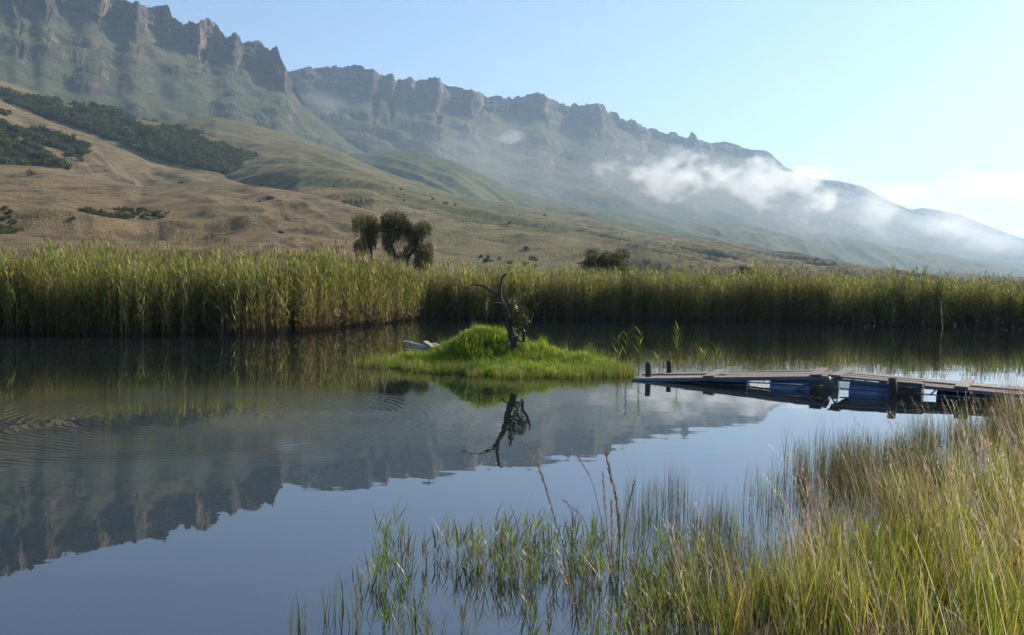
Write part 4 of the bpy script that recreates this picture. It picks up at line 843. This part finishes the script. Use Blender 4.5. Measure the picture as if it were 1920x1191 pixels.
stalk([(1128, 1220), (1122, 1100), (1106, 1010), (1092, 970), (1072, 952), (1058, 939)], .0024, .13, 'thin curved stalk nodding over the open water', RS + .2, .008)
stalk([(1090, 1240), (1082, 1160), (1072, 1110), (1058, 1075), (1050, 1055)], .003, .5, 'short pale furry seed head low beside the long leaning stalk', RS - .3, .014, (0.40, 0.28, 0.19))
stalk([(1118, 1240), (1112, 1110), (1104, 1060), (1098, 1040), (1090, 1025)], .0024, .4, 'short brown head midway between long leaning and thickest stalks', RS, .010)
stalk([(1772, 850), (1768, 740), (1763, 660), (1767, 610), (1764, 566)], .0012, .4, 'tall tan plume stalk standing alone against the far reeds', 13.0, .006, (0.45, 0.32, 0.21))

# ------------------------------------------------------------------ haze, mist and clouds
def vol_box(name, lo, hi, material):
    mb = MB(); x0, y0, z0 = lo; x1, y1, z1 = hi; mb.box((x0, (y0 + y1) / 2, (z0 + z1) / 2), (x1, (y0 + y1) / 2, (z0 + z1) / 2), (0, (y1 - y0) / 2, 0), (0, 0, (z1 - z0) / 2)); return link(name, mb.mesh(name, False), material, kind='stuff')
m, nt, out, N, Lk = mat('valley_haze'); v = N('ShaderNodeVolumePrincipled'); v.inputs['Color'].default_value = (0.52, 0.74, 0.98, 1); v.inputs['Density'].default_value = 1.15e-4; v.inputs['Anisotropy'].default_value = 0.3; Lk(v.outputs[0], out.inputs['Volume'])
hz = vol_box('haze', (-12500, -12500, -1.9), (12500, 12500, 1150), m); hz['label'] = 'pale blue haze filling the whole valley air'; hz['category'] = 'haze'
def mist_material(name, dens, scale, thr, det=5):
    m, nt, out, N, Lk = mat(name); tc = N('ShaderNodeTexCoord'); v = N('ShaderNodeVolumePrincipled'); v.inputs['Color'].default_value = (0.99, 0.99, 0.99, 1); v.inputs['Anisotropy'].default_value = 0.6
    O = tc.outputs['Object']; ln = N('ShaderNodeVectorMath', operation='LENGTH'); Lk(O, ln.inputs[0])
    fall = ramp(N, Lk, ln.outputs['Value'], [(0.05, 1), (0.98, 0)])
    geo = N('ShaderNodeNewGeometry'); n = noise(N, Lk, geo.outputs['Position'], scale, det, 0.6, (1, .8, 1.5))
    a = N('ShaderNodeMath', operation='MULTIPLY_ADD'); Lk(fall, a.inputs[0]); a.inputs[1].default_value = 0.36; Lk(n.outputs[0], a.inputs[2])
    dd = ramp(N, Lk, a.outputs[0], [(thr, 0), (min(.999, thr + .36), 1)]); mu = N('ShaderNodeMath', operation='MULTIPLY'); Lk(dd, mu.inputs[0]); mu.inputs[1].default_value = dens; Lk(mu.outputs[0], v.inputs['Density'])
    Lk(v.outputs[0], out.inputs['Volume']); return m
def ico(name):
    n1, n2 = 10, 16; vs_ = [(math.sin(PI * i / n1) * math.cos(2 * PI * j / n2), math.sin(PI * i / n1) * math.sin(2 * PI * j / n2), math.cos(PI * i / n1)) for i in range(n1 + 1) for j in range(n2)]
    return raw_mesh(name, vs_, [(i * n2 + j, (i + 1) * n2 + j, (i + 1) * n2 + (j + 1) % n2, i * n2 + (j + 1) % n2) for i in range(n1) for j in range(n2)])
MIST = mist_material('mist', 0.030, .0095, .625, 9); WISP = mist_material('wisp_mist', 0.006, .007, .60, 9); VEIL = mist_material('thin_mist', 0.0010, .0035, .50); CLOUD = mist_material('cloud_puff', 0.0035, .0018, .54, 8)
def puff(name, px, py, R_, w, h, dep, m_, lab, tilt=0.0):
    k = R_ / F; o = link(name, ico(name), m_, None, 'stuff', lab, 'mist' if 'mist' in name else 'cloud'); o.location = at_r(px, py, R_); o.scale = (w * k / 2, dep, h * k / 2); o.rotation_euler = (0, math.radians(tilt), -math.atan2(o.location.x, o.location.y)); return o
CLD = [(1890, 400, 300, 190), (1690, 405, 330, 120)]
for (px, py, w, h), lab in zip(CLD, ('bright low cloud bank beside the far end of the mountain', 'pale low cloud peeking over the mountain shoulder')):
    puff('low_cloud', px, py, 16500, w, h, 900, CLOUD, lab)
puff('mist_patch', 960, 264, 2650, 110, 46, 70, MIST, 'small white mist puff in front of the dark cliffs')
puff('mist_patch', 1262, 330, 2900, 330, 120, 110, MIST, 'long white mist patch against the mountain, beside the small puff', 4)
puff('mist_patch', 1470, 348, 3100, 340, 130, 120, MIST, 'brightest white mist patch hiding the end of the cliffs', 8)
puff('mist_wisp', 1640, 392, 3300, 360, 110, 130, WISP, 'thin torn mist wisp trailing off the end of the bright mist', 12)
puff('mist_wisp', 1790, 425, 3500, 330, 80, 130, WISP, 'faint mist wisp low along the far ridge end', 14)
puff('mist_wisp', 600, 190, 2150, 150, 90, 70, WISP, 'faint mist wisp in the notch between the two cliff lines', 14)
puff('mist_veil', 1480, 385, 3000, 900, 150, 200, VEIL, 'thin mist veil trailing down the lower mountain slope', 8)
puff('mist_veil', 980, 300, 2500, 620, 170, 160, VEIL, 'faint mist veil over the shaded mountain flank above the island', 4)
